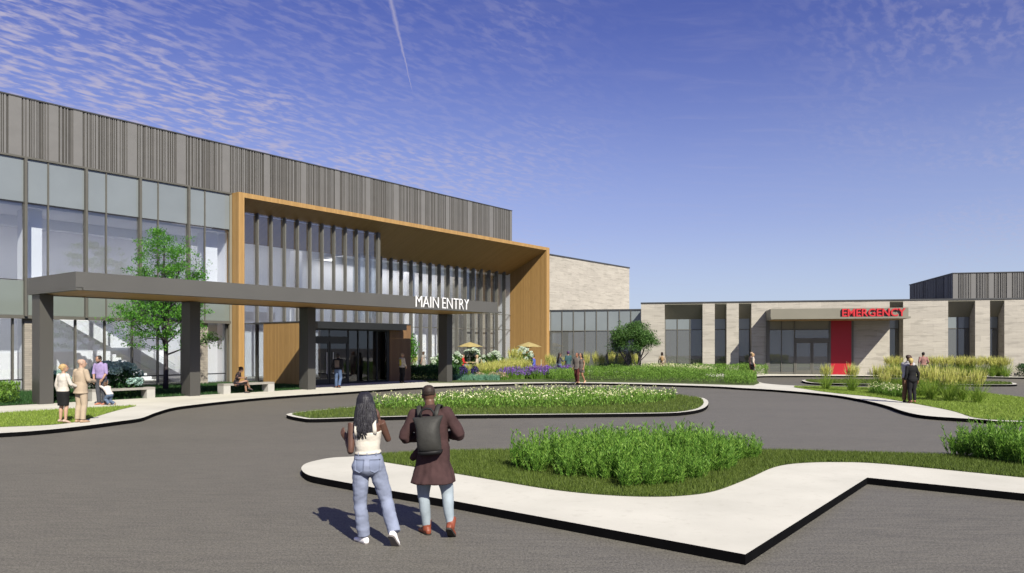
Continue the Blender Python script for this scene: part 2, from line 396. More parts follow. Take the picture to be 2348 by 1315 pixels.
r_lawn = crom(G([(1821, 889), (1902, 900.8), (2003, 911), (2070, 921.5), (2177, 941.5), (2243, 960), (2348, 966)]), 5) + [V((19.5, 20.75, 0)), V((40, 19.5, 0)), V((40, 26, 0)), V((30, 28.3, 0))] + crom(G([(2348, 913), (2220, 898.4), (2100, 892.8), (1960, 889.3), (1880, 887), (1821, 886.8)]), 4)
sheet('right_lawn', r_lawn, ZK + .006, M['turf_light'])
em_isl = crom(G([(1839, 873), (1850, 876.6), (1880, 879.2), (1960, 880.6), (2060, 881.5), (2180, 882.3), (2292, 882.6), (2325, 882), (2331, 880.5), (2310, 877), (2200, 873.5), (2060, 871.5), (1960, 870.8), (1870, 870.8), (1845, 871.6)]), 4, True)
sheet('far_island_kerb', em_isl, ZK, M['concrete'], M['kerb'])
sheet('far_island_lawn', inset(em_isl, .2), ZK + .006, M['turf'])

# ================================================================ MAIN BUILDING
main = empty('main_building', OM, ROTM)
tag(main, 'long two storey clinic with ribbed grey metal parapet, curtain glass and wood entry portal', 'building')
def part(mb, name, m, parent, smooth=False, uv=True): return mb.build(name, m, parent, smooth, uv=uv)
def B(s0, s1, d0, d1, z0, z1): return MB().box(s0, s1, -d0, -d1, z0, z1)
def ribbed(mb, s0, s1, d, z0, z1, seed, flat_at=(), fw=.5, axis='x', depth=.05):
    """vertical metal cladding: flat pans, ribs and dark grooves of irregular width, as one extruded profile"""
    r = random.Random(seed); segs = []; s = s0
    fl = sorted(flat_at)
    while s < s1:
        nf = next((f for f in fl if f - fw / 2 >= s - 1e-6), None)
        if nf is not None and nf - fw / 2 - s < .06:
            e = min(nf + fw / 2, s1); segs.append((s, e, 0)); s = e
            e = min(s + .07, s1)
            if e > s: segs.append((s, e, 2)); s = e
            continue
        lim = (nf - fw / 2) if nf is not None else s1
        k = r.random()
        w, lev = (r.uniform(.035, .065), 2) if k < .48 else ((r.uniform(.04, .075), 1) if k < .70 else (r.uniform(.045, .12), 0))
        if segs and segs[-1][2] == lev: lev = (lev + 2) % 3 if lev != 2 else 0
        e = min(s + w, lim, s1)
        if lim - e < .05: e = min(lim, s1)
        segs.append((s, e, lev)); s = e
    off = (0, depth * .45, depth)
    P = (lambda a, dd, z: (a, -(d - dd), z))
    for i, (a, b, lv) in enumerate(segs):
        o = off[lv]
        mb.face([P(a, o, z0), P(b, o, z0), P(b, o, z1), P(a, o, z1)], lv)
        if i + 1 < len(segs):
            o2 = off[segs[i + 1][2]]
            if abs(o - o2) > 1e-6:
                mb.face([P(b, o, z0), P(b, o2, z0), P(b, o2, z1), P(b, o, z1)], max(lv, segs[i + 1][2]) and 1)
    return mb
SL = -32.0; SP = 26.15; D0 = -.65
mb = MB(); ribbed(mb, SL, SP, D0, 11.03, 13.72, 5, [-.35 + 2.64 * k for k in range(-12, 11)] + [-10.6 + .02, -9.35], .42)
part(mb, 'metal_parapet', [M['panel'], M['mid'], M['groove']], main)
mb = MB().box(SL, SP + .02, .62, 14.5, 13.72, 13.78).box(SP, SP + .04, .70, 14.5, 11.04, 13.72)
part(mb, 'parapet_cap', M['cap'], main)
mb = MB().box(SL, -.06, .60, .74, 10.94, 11.03)
part(mb, 'head_trim', M['frame'], main)
part(MB().box(SL, SP, .72, 14.4, 10.9, 10.99).box(SL, SP, 14.3, 14.5, 0, 13.72), 'roof', M['ceil'], main)

# --- left curtain wall
majors = [-2.64 * k - .0 for k in range(1, 13)]
edges = sorted([m for m in majors] + [m + .98 for m in majors] + [-.06])
edges = [e for e in edges if e > SL] 
rows = [(8.93, 10.93, 'spandrel', 'spandrel_panel'), (5.33, 8.85, 'glass', 'window_pane'), (3.68, 5.27, 'spandrel_lo', 'spandrel_panel')]
nwin = 0
for a, b in zip(edges[:-1], edges[1:]):
    if a < -15.9: continue
    for z0, z1, mk, nm in rows:
        p = B(a + .03, b - .03, D0 - .05, D0 - .075, z0, z1)
        part(p, nm, M[mk], main)
part(B(SL, edges[0], D0 - .05, D0 - .08, 3.68, 10.93), 'spandrel_panel', M['spandrel'], main)
for e in edges:
    if e < -16: continue
    if any(abs(e - m) < .01 for m in majors): part(B(e - .055, e + .055, D0 - .12, D0 + .14, 3.62, 10.93), 'mullion', M['frame'], main)
    else: part(B(e - .032, e + .032, D0 - .12, D0 - .0, 3.66, 10.93), 'mullion', M['frame'], main)
for z in (8.89, 5.30): part(B(SL, -.06, D0 - .10, D0 - .035, z - .018, z + .018), 'transom', M['frame_dark'], main)
part(B(SL, -.1, D0 - .30, D0 + .02, 3.52, 3.67), 'sill_beam', M['frame'], main)
part(B(-.16, -.02, D0 - .12, D0 + .02, .11, 10.93), 'jamb_trim', M['taupe'], main)
# --- ground floor glazing, set back under the spandrel
D1 = -1.0
low = [-.14 - 1.37 * k for k in range(0, 13)]
piers = [(-2.15, -1.36), (-10.5, -9.6)]
for a, b in piers: part(B(a, b, D1 - .15, D1 + .12, .1, 3.52), 'brick_pier', M['brick_small'], main)
def in_pier(x): return any(a - .1 < x < b + .1 for a, b in piers)
cuts = sorted([-.14, -1.36, -2.15, -2.8, -4.15, -5.5, -6.87, -8.25, -9.6, -10.5, -10.95, -12.3, -13.6, -15.0])
for a, b in zip(cuts[:-1], cuts[1:]):
    if any(abs(a - p[0]) < .01 for p in piers): continue
    part(B(a + .03, b - .03, D1 - .04, D1 - .06, .2, 3.50), 'window_pane', M['glass'], main)
    part(B(a + .02, b - .02, D1 - .07, D1 - .01, .64, .70), 'window_rail', M['frame_dark'], main)
for e in cuts: part(B(e - .035, e + .035, D1 - .12, D1 + .06, .11, 3.52), 'mullion', M['frame'], main)
part(B(SL, -.1, D1 - .14, D1 + .03, .11, .20), 'window_sill', M['frame'], main)

# --- wood portal (front d=0), soffit falls towards the recessed glass
PR = 30.76; PI_ = 30.30; ZT = 11.03; ZS0 = 10.76; ZS1 = 8.93; DB = -4.08
def soff(d): return ZS0 + (ZS1 - ZS0) * (-d / -DB) if d < 0 else ZS0
mb = MB()
mb.box(0, .37, .0, 1.2, .1, ZS0 - .0)            # left jamb
part(mb, 'portal_jamb', M['wood'], main)
part(MB().box(PI_, PR, 0, 4.12, .1, ZS0), 'portal_jamb', M['wood'], main)
part(MB().box(0, PR, 0, .9, ZS0, ZT).box(SP, PR, .9, 4.12, ZS0, ZT), 'portal_header', M['wood'], main)
mb = MB(); e = .004
mb.face([(.37, .012, ZS0 - e), (PI_, .012, ZS0 - e), (PI_, -DB + .3, soff(DB - .3) - e), (.37, -DB + .3, soff(DB - .3) - e)])
mb.face([(.37, .012, ZS0 - e + .05), (PI_, .012, ZS0 - e + .05), (PI_, -DB + .3, soff(DB - .3) + .1), (.37, -DB + .3, soff(DB - .3) + .1)])
part(mb, 'portal_soffit', M['wood_soffit'], main)
# seams across the soffit
for s in (3.1, 6.2, 9.3, 12.4, 15.5, 18.6, 21.7, 24.8, 27.9):
    pass
# projecting left glass box (fins every 0.955 m) and deeper right glass
DL = -1.25; SBX = 11.75
fins = [1.98 + .955 * k for k in range(-1, 11)]
zt = soff(DL)
ed = [.40] + [f for f in fins if f > .5] + [SBX]
for a, b in zip(ed[:-1], ed[1:]):
    part(B(a + .02, b - .02, DL - .03, DL - .05, 3.62, zt - .02), 'window_pane', M['glass'], main)
    part(B(a + .02, b - .02, DL - .03, DL - .05, .15, 3.54), 'window_pane', M['glass'], main)
for f in fins: part(B(f - .04, f + .04, DL - .08, DL + .19, .11, zt + .0), 'mullion', M['fin'], main)
part(B(.37, SBX, DL - .09, DL + .02, 3.54, 3.62), 'transom', M['frame'], main)
part(B(.37, SBX, DL - .09, DL + .03, .11, .17), 'window_sill', M['frame'], main)
part(MB().box(SBX - .02, SBX + .02, -DL, -DB, .15, soff(DB)), 'window_pane', M['glass'], main)
part(B(SBX - .07, SBX + .05, DL - .12, DL + .06, .11, zt), 'corner_post', M['frame'], main)
fr = [14.32 + 1.065 * k for k in range(-2, 15)]; ed = [SBX + .05] + [f for f in fr] + [PI_]
zt2 = soff(DB)
for a, b in zip(ed[:-1], ed[1:]):
    part(B(a + .02, b - .02, DB - .03, DB - .05, 5.14, zt2 - .02), 'window_pane', M['glass'], main)
    part(B(a + .02, b - .02, DB - .03, DB - .05, .15, 5.08), 'window_pane', M['glass'], main)
for f in fr: part(B(f - .045, f + .045, DB - .08, DB + .26, .11, zt2 + .05), 'mullion', M['fin'], main)
for z in (5.11, 3.75): part(B(SBX, PI_, DB - .08, DB + .02, z - .03, z + .03), 'transom', M['frame'], main)
part(B(SBX, PI_, DB - .09, DB + .05, .11, .17), 'window_sill', M['frame'], main)

# --- interior seen through the glass
part(MB().box(SL, PR, .9, 14.3, .02, .10), 'lobby_floor', M['floor_in'], main)
part(MB().box(-16, 30.2, 8.5, 8.7, .1, 10.8), 'interior_wall', M['white'], main)
part(MB().box(-16, .2, 1.1, 8.5, 8.78, 8.87).box(.4, SBX, 1.4, 8.5, zt - .1, zt - .03).box(SBX, PI_, 4.3, 8.5, zt2 - .08, zt2 - .03), 'lobby_ceiling', M['ceil'], main)
part(MB().box(-16, -.2, 1.25, 1.5, 3.55, 5.25), 'slab_edge', M['white'], main)
for s in (-15.2, -9.9, -.72):
    part(MB().box(s - .35, s + .45, 1.75, 2.5, .1, 8.78), 'interior_column', M['white'], main)
for s in (8.6, 19.8, 28.6):
    part(MB().box(s - .3, s + .3, 6.2, 6.8, .1, 9), 'interior_column', M['white'], main)
mb = MB()
for i in range(22):
    mb.box(-7.6 + .3 * i, -7.3 + .3 * i, 5.2, 6.8, 4.3 - .19 * i - .25, 4.3 - .19 * i)
q_ = [(-7.6, 3.75), (-1.1, -.35 + .45), (-.75, .1), (-.75, .55), (-7.6, 4.6)]
mb.rings([[V((x, 5.02, z)) for x, z in q_], [V((x, 5.14, z)) for x, z in q_]])
part(mb, 'stair_flight', M['ceil'], main)
mb = MB().tube([(-7.6, 5.15, 5.3), (-1.0, 5.15, 1.1)], .03, 6)
mb.face([(-7.6, 5.14, 4.2), (-1.0, 5.14, .1), (-1.0, 5.14, 1.0), (-7.6, 5.14, 5.2)])
part(mb, 'stair_rail', M['glass'], main)
part(MB().box(-16.2, -16, .8, 14.3, 0, 10.9), 'interior_wall', M['white'], main)
part(MB().box(SP, PR, 6.0, 14.3, .1, 10.98), 'rear_block', M['brick'], main)

part(MB().box(PI_ + .02, PR - .02, 4.12, 8.6, .1, ZS0), 'interior_wall', M['white'], main)
part(MB().box(.05, .3, 1.2, 8.5, .1, 8.78), 'interior_wall', M['white'], main)
for k, (s, e_, zc_, ya, yb_) in enumerate([(-15.6 + 2.64 * i, -15.6 + 2.64 * i + 1.7, 8.775, 4.6, 5.9) for i in range(6)] + [(.5 + 2.8 * i, .5 + 2.8 * i + 2.4, zt - .105, 4.6, 5.9) for i in range(4)] + [(11.9 + 2.62 * i, 11.9 + 2.62 * i + 2.5, zt2 - .085, 6.3, 7.9) for i in range(7)]):
    lm = part(MB().box(s, e_, ya, yb_, zc_ - .05, zc_ - .004), 'added_lobby_lamp', M['white'], main)  # unseen ceiling lamps, added behind the beams to brighten the lobby
    part(MB().box(s + .05, e_ - .05, ya + .05, yb_ - .05, zc_ - .07, zc_ - .052), 'added_lamp_diffuser', M['fill_lamp'], lm)
part(MB().box(-16, .05, 4.2, 4.35, 8.28, 8.78).box(.4, SBX, 4.2, 4.35, zt - .62, zt - .1).box(SBX, PI_, 6.0, 6.15, zt2 - .60, zt2 - .08), 'lamp_hiding_beam', M['white'], main)  # downstand beams added to hide the fill lamps from the camera

# --- entry vestibule, part of the building
def sM(px, d):
    r = (px - CX) / F; b = OM + N * d
    return (r * b.y - b.x) / (U.x - r * U.y)
VD = 5.0; VS0, VS1 = .95, sM(942, VD); vq = lambda px: sM(px, VD)
wl = vq(893.5)
part(MB().box(VS0, VS0 + .15, -VD + .0, -1.0, .1, 3.54), 'vestibule_side_wall', M['wood'], main)
part(MB().box(VS0 + .06, VS0 + .085, -1.0, 1.2, .15, 3.50), 'vestibule_return_pane', M['glass'], main)
part(MB().box(VS0 + .15, VS1, -VD, 1.2, 3.54, 3.58).box(VS0 - .03, VS1 + .03, -VD - .03, .0, 3.54, 3.60), 'vestibule_roof', M['cap'], main)
part(MB().box(wl, VS1, -VD, -VD + .15, .1, 3.54).box(VS1 - .15, VS1, -VD + .15, 3.9, .1, 3.54), 'vestibule_wood_wall', M['wood_brown'], main)
part(MB().box(VS0 + .3, vq(918), -VD - .55, -VD - .004, 3.20, 3.57), 'vestibule_header', M['frame_dark'], main)
x799 = vq(799.5); x756 = vq(756); xl = VS0 + .2
part(MB().box(xl, x799, -VD + .02, -VD + .12, 2.5, 2.78).box(xl, wl, -VD + .02, -VD + .12, 3.12, 3.22), 'door_header', M['frame_dark'], main)
for k, (a, b) in enumerate(((xl + .03, x756 - .02), (x756 + .02, x799 - .04))):
    d = part(MB().box(a, a + .09, -VD + .02, -VD + .09, .11, 2.5).box(b - .09, b, -VD + .02, -VD + .09, .11, 2.5).box(a + .09, b - .09, -VD + .02, -VD + .09, 2.38, 2.5).box(a + .09, b - .09, -VD + .02, -VD + .09, .11, .42), 'door', M['frame_dark'], main)
    part(MB().box(a + .09, b - .09, -VD + .05, -VD + .065, .42, 2.38), 'door_pane', M['glass_dark'], d)
    hx = b - .2 if k == 0 else a + .2
    part(MB().tube([(hx, -VD - .04, .7), (hx, -VD - .04, 1.9)], .018, 6), 'door_handle', M['white_sign'], d)
    part(MB().box(a + .02, b - .02, -VD + .05, -VD + .065, 2.78, 3.12), 'transom_pane', M['glass_dark'], main)
sl_ = [vq(q) for q in (799.5, 822, 845, 865, 888.5)]
for a, b in zip(sl_[:-1], sl_[1:]): part(MB().box(a + .04, b - .04, -VD + .05, -VD + .065, .2, 3.12), 'sidelight_pane', M['glass_dark'], main)
for x in sl_ + [xl]: part(MB().box(x - .035, x + .035, -VD + .0, -VD + .11, .1, 3.2), 'door_post', M['frame_dark'], main)
part(MB().box(sl_[-1] + .04, wl, -VD + .03, -VD + .1, .1, 3.12), 'door_jamb', M['frame_dark'], main)
part(MB().box(x799 + .04, sl_[-1], -VD + .02, -VD + .1, .1, .2), 'door_sill', M['frame_dark'], main)
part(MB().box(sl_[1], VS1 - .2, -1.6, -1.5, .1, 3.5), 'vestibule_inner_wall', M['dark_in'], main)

# ================================================================ ENTRANCE CANOPY
can = empty('entrance_canopy', OM, ROTM)
tag(can, 'long flat grey metal canopy on four square columns over the main entry walk', 'canopy')
CS0, CS1, CF, CB = -13.25, 9.2, 11.5, 7.3
part(B(CS0, CS1, CB, CF, 4.215, 4.74), 'fascia', M['fascia'], can)
part(MB().box(CS0 + .004, CS0 + .2, -CF + .02, -CB, 4.125, 4.213).box(CS0 + .2, CS1 + .28, -CF - .10, -CF + .25, 4.125, 4.213).box(CS0 + .2, CS1 - .02, -CB - .2, -CB - .004, 4.125, 4.213), 'fascia_lip', M['fascia'], can)
part(MB().box(CS0 + .2, CS1 - .02, -CF + .25, -CB - .2, 4.15, 4.213), 'soffit', M['wood_soffit'], can)
for s in (-13.15, -7.41, -1.38, 8.54): part(MB().box(s, s + .46, -8.2, -7.5, .1, 4.125), 'column', M['column'], can)

# ================================================================ signs
def lettering(name, text, mat, height, width, depth, loc, rz, bold=0.0, par=None, x_at=0.0, root=None):
    cu = bpy.data.curves.new(name, 'FONT'); cu.body = text; cu.extrude = depth / 2; cu.offset = bold; cu.resolution_u = 3; cu.size = 1
    tmp = bpy.data.objects.new('tmp', cu); COL.objects.link(tmp)
    dg = bpy.context.evaluated_depsgraph_get(); me = bpy.data.meshes.new_from_object(tmp.evaluated_get(dg))
    bpy.data.objects.remove(tmp); bm = bmesh.new(); bm.from_mesh(me)
    bmesh.ops.remove_doubles(bm, verts=bm.verts[:], dist=1e-5)
    xs = [v.co.x for v in bm.verts]; ys = [v.co.y for v in bm.verts]
    x0, x1, y0, y1 = min(xs), max(xs), min(ys), max(ys)
    for v in bm.verts: v.co = V((x_at + (v.co.x - x0) / (x1 - x0) * width, -v.co.z, (v.co.y - y0) / (y1 - y0) * height))
    bm.verts.ensure_lookup_table(); seen = set(); groups = []
    for v in bm.verts:
        if v.index in seen: continue
        st = [v]; g = set()
        while st:
            q = st.pop()
            if q.index in g: continue
            g.add(q.index); st += [e.other_vert(q) for e in q.link_edges if e.other_vert(q).index not in g]
        seen |= g; groups.append(g)
    root = root or empty(name, loc, rz, par); bm.faces.ensure_lookup_table()
    for g in sorted(groups, key=lambda g: min(bm.verts[i].co.x for i in g)):
        mp = {}; mb = MB()
        for i in g: mp[i] = len(mb.v); mb.v.append(tuple(bm.verts[i].co))
        for f in bm.faces:
            if f.verts[0].index in g: mb.f.append(tuple(mp[v.index] for v in f.verts)); mb.m.append(0)
        mb.build('letter', mat, root)
    bm.free(); return root
m0, m1, e0, e1 = (sM(q, CF + .06) for q in (953.2, 1005.6, 1014.2, 1074.8))
sg = lettering('entry_sign', 'MAIN', M['white_sign'], .56, m1 - m0, .05, Mw(m0, CF + .06, 4.216), ROTM, -.012)
lettering('entry_sign', 'ENTRY', M['white_sign'], .56, e1 - e0, .05, None, 0, -.012, x_at=e0 - m0, root=sg)
tag(sg, 'thin white raised letters reading MAIN ENTRY standing on the canopy lip', 'sign')

# ================================================================ BRICK TOWER AND GLASS LINK
tw = empty('brick_hall', OM, ROTM); tag(tw, 'tall windowless pale brick block rising behind the glass link', 'building')
TD = -7.0
ts1 = sM(1443, TD); ts0 = sM(1230, TD)
Pt = OM + U * ts1 + N * TD; ztw = H + (HY - 616) * Pt.y / F
part(MB().box(ts0, ts1, -TD, -TD + 12, 0, ztw), 'brick_wall', M['brick'], tw)
part(MB().box(ts0, ts1 + .06, -TD - .06, -TD + 12, ztw, ztw + .14), 'parapet_cap', M['cap'], tw)

E0 = gp(1760, 858, ZK); E0.z = 0
_e = V((6500 + CX, -F, 0)).normalized(); EE = _e; EN = V((EE.y, -EE.x, 0)); 
if EN.y > 0: EN = -EN
ROTE = math.atan2(EE.y, EE.x)
def Ew(s, d, z=ZK): return E0 + EE * s + EN * d + V((0, 0, z))
def sE(px, d=0):
    r = (px - CX) / F; b = E0 + EN * d
    return (r * b.y - b.x) / (EE.x - r * EE.y)
def zE(px, py, d=0):
    P = E0 + EE * sE(px, d) + EN * d
    return H + (HY - py) * P.y / F
lk = empty('glass_link', E0, ROTE); tag(lk, 'single storey glazed corridor between wood portal and brick emergency wing', 'building')
LD = -6.2; a0, a1 = sE(1255, LD), sE(1472, LD); lz = zE(1366, 710, LD)
ns = 8; xs = [sE(1262.5 + 26.3 * k, LD) for k in range(9)]
z_sp = zE(1366, 759, LD)
for a, b in zip(xs[:-1], xs[1:]):
    part(B(a + .03, b - .03, LD - .03, LD - .05, z_sp + .03, lz - .12), 'spandrel_panel', M['spandrel'], lk)
    part(B(a + .03, b - .03, LD - .03, LD - .05, .15, z_sp - .03), 'window_pane', M['glass_grey'], lk)
for x in xs: part(B(x - .035, x + .035, LD - .1, LD + .04, .1, lz - .1), 'mullion', M['frame'], lk)
part(B(a0, a1 + .5, LD - .1, LD + .03, z_sp - .03, z_sp + .03), 'transom', M['frame'], lk)
part(MB().box(a0, a1 + .5, -LD - .05, -LD + 5, lz - .12, lz), 'roof', M['cap'], lk)
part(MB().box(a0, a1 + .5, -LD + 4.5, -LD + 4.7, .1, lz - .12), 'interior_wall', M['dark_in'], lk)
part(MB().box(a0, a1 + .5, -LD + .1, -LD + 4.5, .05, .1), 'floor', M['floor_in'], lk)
wx = sE(1400, LD - .8); wx2 = sE(1413, LD - .8)
part(MB().box(wx, wx2 + .6, -LD + .6, -LD + .9, .1, z_sp - .1), 'interior_column', M['white'], lk)
wx = sE(1257, LD - .8); 
part(MB().box(wx, wx + .45, -LD + .3, -LD + .6, .1, z_sp), 'interior_column', M['white'], lk)

# ================================================================ EMERGENCY WING
em = empty('emergency_wing', E0, ROTE); tag(em, 'low pale brick wing with deep window recesses, red panel and emergency canopy', 'building')
EZ = 5.62; RD = -1.1
px_solid = [(1470, 1524), (1611, 1639), (1666, 1694), (1723, 1757), (1955, 2040), (2071, 2174), (2236, 2270), (2303, 2460)]
px_open = [(1524, 1611, (1553, 1582)), (1639, 1666, ()), (1694, 1723, ()), (2040, 2071, ()), (2174, 2236, (2196,)), (2270, 2303, ())]
for a, b in px_solid:
    part(MB().box(sE(a), sE(b), 0, 1.4, .1, EZ), 'brick_wall', M['brick'], em)
part(MB().box(sE(1757), sE(1955), 0, 1.4, 4.25, EZ), 'brick_wall', M['brick'], em)
zh = zE(1900, 730, RD); ztr = zE(1700, 756, RD)
for a, b, ms in px_open:
    x0, x1 = sE(a), sE(b)
    mb = MB(); mb.face([(x0 + .002, .02, EZ - .1), (x1 - .002, .02, EZ - .1), (x1 - .002, -RD, zh), (x0 + .002, -RD, zh)])
    mb.box(x0, x1, .0, .05, EZ - .1, EZ).face([(x0 + .002, .03, EZ - .05), (x1 - .002, .03, EZ - .05), (x1 - .002, -RD, zh + .05), (x0 + .002, -RD, zh + .05)])
    part(mb, 'recess_soffit', M['taupe'], em)
    cx_ = [x0] + [sE(m, RD) for m in ms] + [x1]
    w = part(MB().box(x0 + .002, x0 + .05, -RD - .04, -RD + .06, .1, zh).box(x1 - .05, x1 - .002, -RD - .04, -RD + .06, .1, zh).box(x0 + .05, x1 - .05, -RD - .03, -RD + .05, ztr - .03, ztr + .03), 'window_frame', M['frame'], em)
    for m in cx_[1:-1]: part(MB().box(m - .03, m + .03, -RD - .04, -RD + .06, .1, ztr - .03).box(m - .03, m + .03, -RD - .04, -RD + .06, ztr + .03, zh), 'mullion', M['frame'], w)
    for u, v in zip(cx_[:-1], cx_[1:]):
        part(MB().box(u + .04, v - .04, -RD + .0, -RD + .02, .1, ztr - .03), 'window_pane', M['glass_grey'], w)
        part(MB().box(u + .04, v - .04, -RD + .0, -RD + .02, ztr + .03, zh), 'spandrel_panel', M['spandrel'], w)
part(MB().box(sE(1470) - .03, sE(2460), -.05, 20, EZ, EZ + .10), 'parapet_cap', M['cap'], em)
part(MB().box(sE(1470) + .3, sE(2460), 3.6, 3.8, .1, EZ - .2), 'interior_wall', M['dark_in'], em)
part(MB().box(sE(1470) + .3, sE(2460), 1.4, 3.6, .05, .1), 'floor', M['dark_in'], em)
part(MB().box(sE(1470), sE(1470) + .3, 1.4, 19, .1, EZ), 'side_wall', M['brick'], em)
# vestibule glazing under the canopy
q = lambda px: sE(px, .12)
zb = 4.2; z1 = zE(1850, 756.5, .12); z2 = zE(1860, 776, .12); z3 = zE(1860, 785, .12)
fx = [1763.5, 1792, 1821.5, 1900.5]
part(MB().box(q(1757), q(1763.5), -.16, 1.3, .1, zb).box(q(1763.5), q(1765), -.16, -.02, .1, zb).box(q(1900.5), q(1905), -.16, 0, .1, zb).box(q(1952), q(1957), -.16, 0, .1, zb).box(q(1791), q(1793), -.16, -.04, .1, zb).box(q(1820.5), q(1823), -.16, -.04, .1, zb).box(q(1765), q(1900.5), -.14, -.06, z1 - .03, z1 + .03).box(q(1823), q(1900.5), -.18, -.02, z3, z2), 'door_frame', M['frame'], em)
for a, b in ((1765, 1791), (1793, 1820.5)):
    part(MB().box(q(a), q(b), -.10, -.08, .28, z1 - .03), 'window_pane', M['glass_grey'], em)
    part(MB().box(q(a), q(b), -.12, -.06, .1, .28), 'kick_panel', M['frame'], em)
    part(MB().box(q(a), q(b), -.10, -.08, z1 + .03, zb), 'transom_panel', M['taupe'], em)
part(MB().box(q(1823), q(1900.5), -.10, -.08, z1 + .03, zb), 'transom_panel', M['taupe'], em)
part(MB().box(q(1823), q(1900.5), -.10, -.08, z2, z1 - .03), 'window_pane', M['glass_grey'], em)
for a, b in ((1823.5, 1861.2), (1862, 1900)):
    A, C = q(a), q(b)
    d = part(MB().box(A, A + .1, -.15, -.07, .1, z3).box(C - .1, C, -.15, -.07, .1, z3).box(A + .1, C - .1, -.15, -.07, z3 - .08, z3).box(A + .1, C - .1, -.15, -.07, .1, .42), 'door', M['frame'], em)
    part(MB().box(A + .1, C - .1, -.12, -.10, .42, z3 - .08), 'door_pane', M['glass_grey'], d)
part(MB().box(q(1905), q(1952), -.15, -.0, .1, zb), 'red_panel', M['red'], em)
# canopy
XD = 3.2; c0 = sE(1767, XD); c1 = sE(2083, XD)
zc1 = zE(1900, 707.5, XD); zc0 = zE(1900, 727.3, XD)
part(MB().box(c0, c1, -XD, -.02, zc0, zc1), 'canopy_fascia', M['taupe'], em)
part(MB().box(c0 + .02, c1 + .12, -XD - .12, -.02, zc0 - .14, zc0 - .004), 'canopy_lip', M['taupe'], em)
part(MB().box(c0 + .2, c1 - .1, -XD + .15, -.04, zc0 - .17, zc0 - .142), 'canopy_soffit', M['wood_soffit'], em)
l0, l1 = sE(1931, XD + .1), sE(2076.5, XD + .1)
sg = lettering('emergency_sign', 'EMERGENCY', M['red_sign'], zE(2000, 706, XD) - zE(2000, 724.5, XD), l1 - l0, .12, Ew(l0, XD + .08, zc0 + .0), ROTE, .018)
tag(sg, 'bold red raised letters reading EMERGENCY on the grey emergency canopy', 'sign')
# rooftop plant screen
PD = -4.5; p0 = sE(2185, PD); zp = zE(2185, 628, PD); 
p2 = None
for k in range(600):      # length of the screen's end wall
    dd = PD - k * .05; 
    Q = E0 + EE * p0 + EN * dd
    if CX + F * Q.x / Q.y < 2085: p2 = dd; break
mb = MB(); ribbed(mb, p0, p0 + 14, PD, EZ + .1, zp, 9, [p0 + .2 + 1.25 * k for k in range(12)], .34)
mb2 = MB(); ribbed(mb2, 0, PD - p2, 0, EZ + .1, zp, 21, [], .3)
for f, mi in zip(mb2.f, mb2.m):
    mb.face([(p0 + mb2.v[i][1], -PD + (PD - p2) - mb2.v[i][0], mb2.v[i][2]) for i in f], mi)
pen = part(mb, 'rooftop_screen', [M['panel'], M['mid'], M['groove']], em)
part(MB().box(p0 - .04, p0 + 14, -PD - .04, -p2, zp, zp + .07), 'screen_cap', M['cap'], em)

# ================================================================ benches
def bench(s0, s1, label):
    r = empty('bench', Mw(s0, 8.05, ZK), ROTM); tag(r, label, 'bench', 'stone benches under the entrance canopy')
    L = s1 - s0
    part(MB().box(0, L, -.05, .45, .36, .45), 'seat', M['bench_top'], r)
    for x in (0.002, L - .342): part(MB().box(x, x + .34, -.045, .445, 0, .358), 'leg', M['bench'], r)
bench(-11.3, -8.85, 'pale slab bench beside dark hydrangea shrub, behind the father and child')
bench(-5.8, -3.2, 'pale slab bench with seated woman reading, left of the wood wall')
# ================================================================ PEOPLE
def remesh(mb, voxel, smooth=3, name='m', disp=None):
    me0 = mb.mesh('tmp', uv=False); o = bpy.data.objects.new('tmp', me0); COL.objects.link(o)
    r = o.modifiers.new('r', 'REMESH'); r.mode = 'VOXEL'; r.voxel_size = voxel
    s = o.modifiers.new('s', 'SMOOTH'); s.factor = .5; s.iterations = smooth
    dg = bpy.context.evaluated_depsgraph_get()
    me = bpy.data.meshes.new_from_object(o.evaluated_get(dg)); me.name = name
    bpy.data.objects.remove(o); bpy.data.meshes.remove(me0)
    me.materials.clear()
    n = len(me.polygons); me.polygons.foreach_set('use_smooth', [True] * n)
    me.polygons.foreach_set('material_index', [0] * n)
    if disp:
        amp, fr, st = disp; co = np.empty(len(me.vertices) * 3, np.float32); me.vertices.foreach_get('co', co); co = co.reshape(-1, 3)
        nr = np.empty_like(co); me.vertices.foreach_get('normal', nr.ravel()) if False else None
        nr = np.array([v.normal[:] for v in me.vertices], np.float32)
        dv = np.array([noise.noise((c[0] * fr, c[1] * fr, c[2] * fr * st)) + .5 * noise.noise((c[0] * fr * 2.3, c[1] * fr * 2.3, c[2] * fr * st * 2.1 + 7)) for c in co.tolist()], np.float32)
        co += nr * (dv * amp)[:, None]; me.vertices.foreach_set('co', co.ravel()); me.update()
    return me
def ering(c, ax, ay, rx, ry, n=22, p=2.3):
    out = []
    for k in range(n):
        a = 2 * PI * k / n; ca, sa = math.cos(a), math.sin(a)
        x = math.copysign(abs(ca) ** (2 / p), ca) * rx; y = math.copysign(abs(sa) ** (2 / p), sa) * ry
        out.append(V(c) + ax * x + ay * y)
    return out
TORSO = {'m': [(.80, .085, .085), (.86, .155, .115), (.92, .168, .118), (1.0, .160, .112), (1.08, .150, .103), (1.2, .164, .112), (1.31, .182, .118), (1.385, .178, .100), (1.435, .125, .078), (1.47, .070, .064), (1.50, .057, .060), (1.57, .055, .060)],
         'f': [(.80, .085, .09), (.86, .165, .122), (.92, .176, .124), (1.0, .150, .108), (1.08, .120, .090), (1.2, .136, .104), (1.29, .152, .120), (1.385, .150, .090), (1.435, .100, .070), (1.47, .056, .055), (1.50, .046, .050), (1.57, .045, .050)]}
